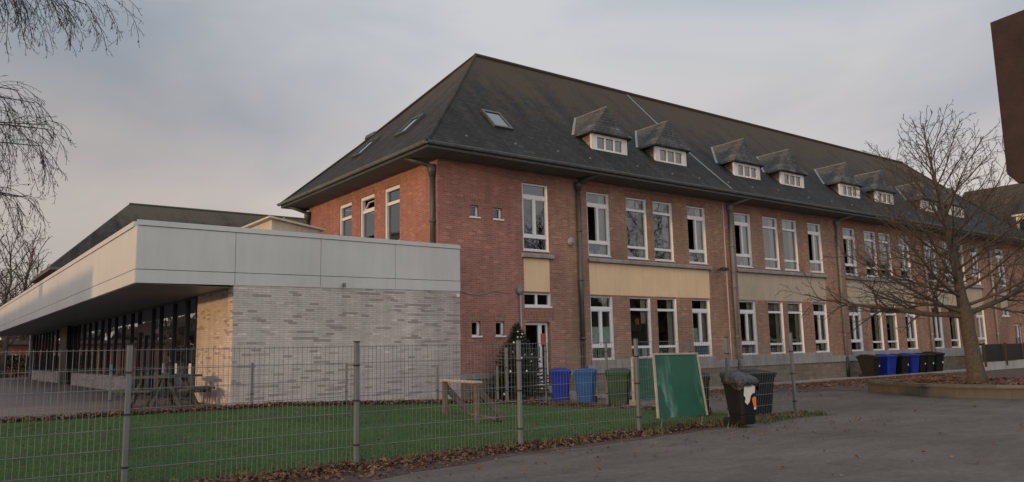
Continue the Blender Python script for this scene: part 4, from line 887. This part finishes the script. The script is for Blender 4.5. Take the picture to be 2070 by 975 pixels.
for k in range(n): m_.quad((*ii[k], .30), (*ii[(k+1) % n], .30), tuple(cen))
m_.build('soil', 'dirt', PL)
SW = thing('low_screen_wall', 'low pale concrete wall topped by dark mesh screen panels at the far right', 'wall', (49, 18.2, 0))
m_ = MB(); m_.box(44.6, 58, 18.1, 18.3, -.1, .42); m_.build('wall', 'pale_wall', SW)
for i in range(5):
    a = 44.6+i*2.65; g = MB(); g.box(a+.06, a+2.6, 18.17, 18.2, .46, 1.36); g.build('screen_panel', 'black', SW); MB().box(a, a+.05, 18.02, 18.12, .2, 1.42).build('post', 'black', SW)

# rust-brown basketball backboard, its edge at the right of the frame
BB = thing('backboard', 'rust brown steel backboard on a post at the top right corner', 'backboard', (6.2, 1.4, 0))
dv = Vector((-.19, -.98, 0)).normalized(); nv = Vector((.98, -.19, 0)); p0 = Vector((6.21, 2.24, 0))
def bp(u, z, n): return tuple(p0+dv*u+nv*n+Vector((0, 0, z)))
poly = [(0, 2.78), (.0, 3.93), (1.75, 3.93), (1.75, 2.78), (1.68, 2.70), (.07, 2.70)]
m_ = MB(); m_.hull([bp(u, z, 0) for u, z in poly], [bp(u, z, .05) for u, z in poly]); m_.build('board', 'rust', BB)
m_ = MB(); m_.tube([bp(.87, 0, .9), bp(.87, 2.8, .9), bp(.87, 3.3, .3), bp(.87, 3.3, .05)], .07, 10); m_.build('post', 'rust', BB, smooth=True)
# ------------------------------------------------------------------ trees
class Tree:
    def __init__(s, seed): s.r = random.Random(seed); s.m = {}
    def mbx(s, k): return s.m.setdefault(k, MB())
    def branch(s, p, d, L_, r0, lvl, spec):
        """spec[lvl] = dict(seg, wander, trop (vector), n children, frac, ang, sides, key, r)"""
        S = spec[lvl]; r = s.r; n = S['seg']; pts = [Vector(p)]; d = Vector(d).normalized(); rad = [r0]
        for i in range(n):
            d = (d + Vector((r.gauss(0, 1), r.gauss(0, 1), r.gauss(0, 1)))*S['wander'] + Vector(S['trop'])/n).normalized()
            pts.append(pts[-1]+d*L_/n); rad.append(max(S.get('rmin', .003), r0*(1-.85*(i+1)/n)))
        s.mbx(S['key']).tube(pts, rad, S['sides'], False)
        if lvl+1 < len(spec):
            C = spec[lvl+1]; k = max(1, int(S['n']*L_/S['ref']+.5)); ga = r.uniform(0, 6.28)
            for j in range(k):
                t = S.get('start', .2)+(1-S.get('start', .2))*(j+r.uniform(.1, .9))/k; q = t*n; i = min(int(q), n-1); f = q-i
                P = pts[i].lerp(pts[i+1], f); dd_ = (pts[i+1]-pts[i]).normalized(); a = dd_.cross(Vector((0, 0, 1)))
                if a.length < .1: a = Vector((1, 0, 0))
                a.normalize(); b = dd_.cross(a); ga += 2.4; ang = R(C['ang'])*r.uniform(.75, 1.2)
                nd = dd_*math.cos(ang)+(a*math.cos(ga)+b*math.sin(ga)*C.get('flat', 1))*math.sin(ang)
                ll = C['len']*(L_ if C.get('rel') else 1)*(1-.55*t)*r.uniform(.7, 1.2); rr = (rad[i]*(1-f)+rad[i+1]*f)*C['rk']
                s.branch(P, nd, ll, max(C.get('rmin', .003), rr), lvl+1, spec)
        return pts
# bare tree in the planter
t = Tree(5); base = Vector((24.75, 10.3, .34))
PT = thing('bare_tree', 'leafless tree with wide low limbs growing in the stone planter', 'tree', tuple(base))
view = Vector((math.cos(yaw), math.sin(yaw), 0)); side = Vector((math.sin(yaw), -math.cos(yaw), 0))
def at(lat, z, dep=0): return base+side*lat+view*dep+Vector((0, 0, z))
trunk = [at(0, -.1), at(-.0, .25), at(-.05, .9), at(-.11, 1.5), at(-.13, 1.95), at(-.20, 2.5), at(-.27, 3.1), at(-.34, 3.8), at(-.42, 4.6), at(-.55, 5.4), at(-.68, 6.3), at(-.8, 7.1), at(-.86, 7.85)]
tr = [.34, .25, .205, .19, .20, .15, .125, .10, .082, .06, .04, .022, .008]
tm = MB(); tm.tube(trunk, tr, 14); tm.build('trunk', 'bark', PT, smooth=True)
spec = [dict(seg=9, wander=.07, trop=(0, 0, .38), n=12, ref=3., start=.16, sides=6, key='limb', rmin=.008),
        dict(seg=6, wander=.12, trop=(0, 0, .25), n=6, ref=1.2, start=.15, sides=4, key='twig', len=.46, rel=True, rk=.55, ang=46, flat=.7, rmin=.0065),
        dict(seg=4, wander=.16, trop=(0, 0, .22), n=3, ref=.6, start=.2, sides=3, key='twig', len=.52, rel=True, rk=.6, ang=42, rmin=.0055),
        dict(seg=2, wander=.16, trop=(0, 0, .1), n=0, ref=1, sides=3, key='twig', len=.45, rel=True, rk=.7, ang=40, rmin=.0048)]
def trunk_at(z):
    for a, b in zip(trunk, trunk[1:]):
        if b.z-base.z >= z: return a.lerp(b, (z-(a.z-base.z))/(b.z-a.z))
    return trunk[-1]
lr = random.Random(9)
limbs = [(-1, .25, 1.95, 4.6, 3, .10), (-1, -.2, 2.05, 4.3, 12, .06), (1, .1, 2.0, 4.4, 16, .085), (.8, -.6, 2.25, 3.4, 20, .06), (-.85, -.6, 2.5, 3.9, 20, .06), (-.5, .9, 2.2, 3.8, 12, .06), (.6, .8, 2.6, 3.5, 22, .055)]
ga = .6
for i in range(42):
    z = 2.6+i*.121; ga += 2.4; L_ = lerp(z, ((2.6, 3.6), (4., 3.3), (5.5, 2.5), (7., 1.4), (8., .6))); limbs.append((math.cos(ga), math.sin(ga), z, L_*lr.uniform(.75, 1.1), lerp(z, ((2.6, 18), (5, 38), (7.6, 58))), lerp(z, ((2.6, .045), (5, .030), (7.6, .013)))))
for la, de, z, L_, el, r0 in limbs:
    h = side*la+view*de; h.normalize(); d = h*math.cos(R(el))+Vector((0, 0, math.sin(R(el)))); t.branch(trunk_at(z), d, L_, r0, 0, spec)
t.m['limb'].build('limb', 'bark', PT, smooth=True); t.m['twig'].build('twig', 'twig', PT)
# overhanging birch, near left
BT = thing('birch_tree', 'birch with drooping catkin hung twigs overhanging the top left corner', 'tree', (-2.2, 12, 0))
t = Tree(21); tm = MB(); tk = [Vector((-2.2+.06*i, 12+.03*i, -.1+1.25*i)) for i in range(9)]
tm.tube(tk, [.2, .17, .15, .135, .12, .10, .08, .06, .03], 12); tm.build('trunk', 'birch_bark', BT, smooth=True)
bs = [dict(seg=8, wander=.05, trop=(0, 0, -.12), n=12, ref=2.2, start=.34, sides=5, key='limb', rmin=.006),
      dict(seg=9, wander=.10, trop=(0, 0, -2.3), n=9, ref=1.0, start=.08, sides=4, key='twig', len=1.5, rk=.45, ang=48, rmin=.0034),
      dict(seg=5, wander=.15, trop=(0, 0, -1.0), n=5, ref=.4, start=.1, sides=3, key='twig', len=.38, rk=.6, ang=42, rmin=.0026),
      dict(seg=2, wander=.2, trop=(0, 0, -.2), n=0, ref=1, sides=3, key='twig', len=.08, rk=.8, ang=50, rmin=.0024)]
for z0, q, r0 in ((6.2, (1.75, 10.7, 6.15), .04), (6.4, (1.5, 10.9, 6.4), .04), (6.1, (1.05, 11.0, 6.2), .035), (6.4, (.8, 11.4, 6.5), .035), (4.5, (1.2, 11.2, 4.45), .035), (4.1, (1.1, 11.4, 3.9), .03), (4.8, (1.05, 11.5, 4.85), .03), (3.8, (.95, 11.6, 3.6), .03), (4.3, (1.15, 11.0, 4.3), .03), (5.0, (.9, 11.8, 5.1), .03), (3.5, (1.0, 11.4, 3.3), .03)):
    p = Vector((-2.2+.048*z0, 12, z0)); q = Vector(q); t.branch(p, (q-p)+Vector((0, 0, .30)), (q-p).length, r0, 0, bs)
t.m['limb'].build('limb', 'birch_twig', BT, smooth=True); t.m['twig'].build('twig', 'birch_twig', BT)
cr_ = random.Random(4); cm = MB(); tv = t.m['twig'].v
for _ in range(420):
    p = Vector(tv[cr_.randrange(len(tv))]); L_ = cr_.uniform(.02, .04); d = Vector((cr_.uniform(-.5, .5), cr_.uniform(-.5, .5), -1)).normalized(); cm.tube([p, p+d*L_*.5, p+d*L_], [.003, .008, .002], 5)
cm.build('catkin', 'birch_twig', BT, kind='stuff')
# far bare trees
fs = [dict(seg=6, wander=.08, trop=(0, 0, .35), n=8, ref=5., start=.2, sides=4, key='twig', rmin=.03),
      dict(seg=4, wander=.14, trop=(0, 0, .15), n=5, ref=2., start=.2, sides=3, key='twig', len=.5, rel=True, rk=.6, ang=45, rmin=.02),
      dict(seg=3, wander=.18, trop=(0, 0, .1), n=4, ref=1., start=.2, sides=3, key='twig', len=.5, rel=True, rk=.6, ang=45, rmin=.014),
      dict(seg=2, wander=.18, trop=(0, 0, .1), n=0, ref=1, sides=3, key='twig', len=.5, rel=True, rk=.7, ang=40, rmin=.011)]
def bare(x, y, h, seed, label, n=24, spread=.42, group='bare trees beyond the buildings'):
    t = Tree(seed); r = random.Random(seed); T0 = thing('bare_tree', label, 'tree', (x, y, 0), group); z = hgt(x, y); pts = [Vector((x, y, z-.1))]
    for i in range(1, 8): pts.append(Vector((x+r.gauss(0, .12)*i*.4, y+r.gauss(0, .12)*i*.4, z+h*.9*i/7)))
    MB().tube(pts, [h*.022*(1-.13*i) for i in range(8)], 8).build('trunk', 'bark', T0, smooth=True); ga = r.uniform(0, 6)
    for i in range(n):
        q = .22+.76*i/n; k = q*7; j = min(int(k), 6); P = pts[j].lerp(pts[j+1], k-j); ga += 2.4; el = R(20+45*q); L_ = h*spread*(1.15-.8*q)*r.uniform(.8, 1.15)
        t.branch(P, (math.cos(ga)*math.cos(el), math.sin(ga)*math.cos(el), math.sin(el)), L_, h*.009*(1.2-q), 0, fs)
    t.m['twig'].build('crown', 'far_twig', T0)
bare(3.2, 74, 12.0, 31, 'bare tree at the far left edge beyond the white fascia'); bare(7.6, 84, 13.5, 32, 'rounded bare tree left of the mossy rear roof'); bare(9.6, 92, 12.5, 34, 'bare tree rising just above the rear roof at the far left'); bare(5.2, 66.5, 10.5, 35, 'nearest bare tree behind the hedge at the far left'); bare(5.6, 96, 13.5, 33, 'furthest bare tree showing between the two at the far left')
bare(29, -16, 11, 41, 'bare tree standing behind the viewer, mirrored in the upper windows', group='bare trees out in the yard'); bare(40, 3, 13, 42, 'bare tree out in the yard right of the planter', group='bare trees out in the yard'); bare(52, -4, 13, 43, 'bare tree out in the yard nearest the ochre wing', group='bare trees out in the yard')
# distant wood as one mass
m_ = MB(); r = random.Random(8)
for i in range(900):
    x = r.uniform(-25, 60); y = r.uniform(112, 125); z = r.uniform(0, 6.5+1.2*math.sin(x*.2)); d = Vector((r.gauss(0, 1), r.gauss(0, .4), r.gauss(0, .9))).normalized()*r.uniform(.8, 2.)
    e_ = d.cross(Vector((r.gauss(0, 1), 1, r.gauss(0, 1)))).normalized()*.45; p = Vector((x, y, z)); m_.quad(p-d-e_, p+d-e_, p+d+e_, p-d+e_)
m_.build('distant_wood', 'far_wood', kind='stuff')
m_ = MB()
for i in range(6000):
    q = r.random(); x = 62+q*38+r.gauss(0, 2.5); y = -75+q*82; z = r.uniform(0, 9+2*math.sin(q*25)); d = Vector((r.gauss(0, 1), r.gauss(0, 1), r.gauss(0, .9))).normalized()*r.uniform(.5, 1.3)
    e_ = d.cross(Vector((r.gauss(0, 1), 1, r.gauss(0, 1)))).normalized()*.5; p = Vector((x, y, z)); m_.quad(p-d-e_, p+d-e_, p+d+e_, p-d+e_)
m_.build('distant_wood', 'needles', kind='stuff')  # unseen evergreen mass, added to darken reflections in the lower windows
# hedge beyond the patio
def hedge(x0, x1, y, h, label):
    r = random.Random(int(x0*7+y)); o = thing('hedge', label, 'hedge', ((x0+x1)/2, y, .4)); m_ = MB()
    for i in range(2600):
        p = Vector((r.uniform(x0, x1), y+r.gauss(0, .45), .35+r.random()**.7*h)); d = Vector((r.gauss(0, 1), r.gauss(0, 1), r.gauss(0, 1))).normalized()*.13; e_ = d.cross(Vector((r.gauss(0, 1), r.gauss(0, 1), 1))).normalized()*.08; m_.quad(p-d, p+e_, p+d, p-e_)
    m_.build('foliage', 'hedge_leaf', o); m2 = MB()
    for i in range(40): x = r.uniform(x0, x1); m2.tube([(x, y, .3), (x+r.gauss(0, .2), y+r.gauss(0, .2), .3+h*.9)], .02, 4)
    m2.build('stem', 'twig', o)
hedge(1, 9, 67.5, 1.6, 'reddish brown hedge in front of the orange brick annex')
# ------------------------------------------------------------------ decorated fir
XT = thing('christmas_tree', 'dark green fir hung with white baubles standing by the school door', 'fir tree', (14.65, 19.1, .08))
r = random.Random(6); bx_, by_, bz_ = 14.65, 19.1, .08; Hh = 2.28
MB().tube([(bx_, by_, bz_), (bx_, by_, bz_+Hh)], [.05, .008], 8).build('trunk', 'bark', XT)
m_ = MB(); tips = []
for k in range(23):
    t_ = k/22; z = bz_+.20+t_*(Hh-.24); Rr = (1-t_)**.9*.98+.035; nb = int(14-8*t_)
    for j in range(nb):
        a = 2*math.pi*(j+r.random()*.7)/nb+k; L_ = Rr*r.uniform(.75, 1.12); d = Vector((math.cos(a), math.sin(a), .12+.5*t_)).normalized(); P = Vector((bx_, by_, z)); n = 6; sd = d.cross(Vector((0, 0, 1))).normalized()
        prev = P
        for i in range(1, n+1):
            q = P+d*L_*i/n+Vector((0, 0, -.16*L_*(i/n)**1.2)); 
            for s_ in (-1, 1):
                for h_ in (0, 1):
                    w_ = (.17*(1-i/n*.75)+.03)*min(1, Rr/.45); e_ = q+sd*s_*w_+d*.07+Vector((0, 0, r.uniform(-.03, .03)+(.05 if h_ else 0))); o2 = d*.018+Vector((0, 0, .015)); m_.quad(prev+Vector((0, 0, .01*h_)), e_-o2, e_+o2, q)
            prev = q
        tips.append(prev)
m_.build('foliage', 'needles', XT)
vis = [p for p in tips if (p-Vector((bx_, by_, p.z))).dot(Vector((-.6, -.8, 0))) > .1]; r.shuffle(vis)
for i, p in enumerate(vis[:24]):
    b = MB(); b.lathe((p.x, p.y, p.z-.03), [(.001, -.032), (.020, -.026), (.032, 0), (.020, .026), (.001, .032)], 8); b.build('bauble', 'bauble', XT, smooth=True)
# ------------------------------------------------------------------ leaf litter and grass
def leaves(name, n, sampler, seed, size=(.025, .055), kindz=.02, mat='leaves'):
    r = random.Random(seed); m_ = MB()
    for i in range(n):
        x, y, zz = sampler(r); a = r.uniform(0, 6.28); s_ = r.uniform(*size); T = T_(x, y, hgt(x, y)+kindz+zz, a, r.gauss(0, .4), r.gauss(0, .4)); k = r.uniform(.2, .6)*s_
        P = [T @ Vector(v) for v in ((-s_, 0, 0), (-.2*s_, -.6*s_, k), (s_, 0, 0), (-.2*s_, .6*s_, k))]; i0 = len(m_.v); m_.v += [tuple(p) for p in P]; m_.f += [(i0, i0+1, i0+2), (i0, i0+2, i0+3)]
    return m_.build(name, mat, kind='stuff')
def near(r):
    x = r.uniform(-1, 16.4)**1.0; w_ = lerp(x, ((0, 1.5), (4, 1.4), (5, 1.15), (7.5, .72), (10, .6), (16, .42))); u = abs(r.gauss(0, .42)); 
    if u > 1: u = r.random()
    y = 10.72-u*w_-r.random()*.25*w_; return x, y, r.random()*.06*max(0, 1-u)
leaves('leaf_litter', 7000, near, 1)
leaves('leaf_litter', 220, lambda r: (r.uniform(2, 16.5), 9.7-abs(r.gauss(0, .9)), 0.), 9, (.02, .04))
def back(r):
    x = r.uniform(-3, 15.2); yb = lerp(x, ((-5, 18.5), (6, 18.0), (12, 17.5), (14.2, 15.0), (15.5, 11.5))); return x, yb+r.gauss(0, .16), r.random()*.07
leaves('leaf_litter', 6500, back, 2, (.03, .055))
leaves('leaf_litter', 900, lambda r: (r.uniform(-2, 14.5), 10.6+6.8*r.random()**1.4, .0), 3, (.018, .035))
leaves('leaf_litter', 4500, lambda r: (17.5+r.random()**.8*22, 18.45-abs(r.gauss(0, .9))**1.3, 0), 4, (.04, .07))
leaves('leaf_litter', 1600, lambda r: (r.uniform(23.9, 27.8), r.uniform(8, 12.6), .37), 5, (.04, .07), 0)
leaves('leaf_litter', 260, lambda r: (r.uniform(3, 34), r.uniform(3, 17)*1.0, .0), 6, (.02, .045))
def gr(r):
    x = r.uniform(-1, 16.3); return x, 10.55+r.gauss(0, .16)
r = random.Random(12); m_ = MB()
cl = [(r.uniform(0, 16.4), 10.5+r.gauss(0, .14)) for _ in range(150)] + [(r.uniform(12.6, 16.6), 10.25+r.gauss(0, .18)) for _ in range(50)] + [(r.uniform(-2, 12.5), 18.15+r.gauss(0, .12)) for _ in range(60)]
for x, y in cl:
    for k in range(r.randint(9, 26)):
        px, py = x+r.gauss(0, .07), y+r.gauss(0, .06); h = r.uniform(.04, .17); lx, ly = r.gauss(0, .05), r.gauss(0, .05); z = hgt(px, py); a = r.uniform(0, 3.14); wx, wy = .005*math.cos(a), .005*math.sin(a)
        m_.quad((px-wx, py-wy, z), (px+wx, py+wy, z), (px+wx*.7+lx*.4, py+wy*.7+ly*.4, z+h*.6), (px-wx*.7+lx*.4, py-wy*.7+ly*.4, z+h*.6)); i0 = len(m_.v); m_.v += [(px+lx, py+ly, z+h)]; m_.f.append((i0-1, i0-2, i0))
m_.build('grass', 'blades', kind='stuff')
r = random.Random(77); m_ = MB()
for i in range(62000):      # short blades of the turf, thinner towards the back
    y = 10.62+7.6*r.random()**1.5; x = r.uniform(-.5+.0*y, 15.4)
    if not turf_in(x, y): continue
    z = hgt(x, y)+.012; h = r.uniform(.014, .036); a = r.uniform(0, 3.14); wx, wy = .005*math.cos(a), .005*math.sin(a); lx, ly = r.gauss(0, .012), r.gauss(0, .012)
    i0 = len(m_.v); m_.v += [(x-wx, y-wy, z), (x+wx, y+wy, z), (x+lx, y+ly, z+h)]; m_.f.append((i0, i0+1, i0+2))
m_.build('turf_pile', 'turf_blades', kind='stuff')
m_ = MB(); r = random.Random(14); xs = fr(-3, 16.5, .5); pv = None
ed = [(x, 10.75-lerp(x, ((0, 1.6), (4, 1.6), (5, 1.4), (7.5, .95), (10, .85), (16, .6)))+r.uniform(-.08, .08)) for x in xs]
for (xa, ya), (xb, yb) in zip(ed, ed[1:]): m_.quad((xa, ya, .005), (xb, yb, .005), (xb, 10.8, .005), (xa, 10.8, .005))
m_.build('bare_soil', 'dirt', kind='structure')
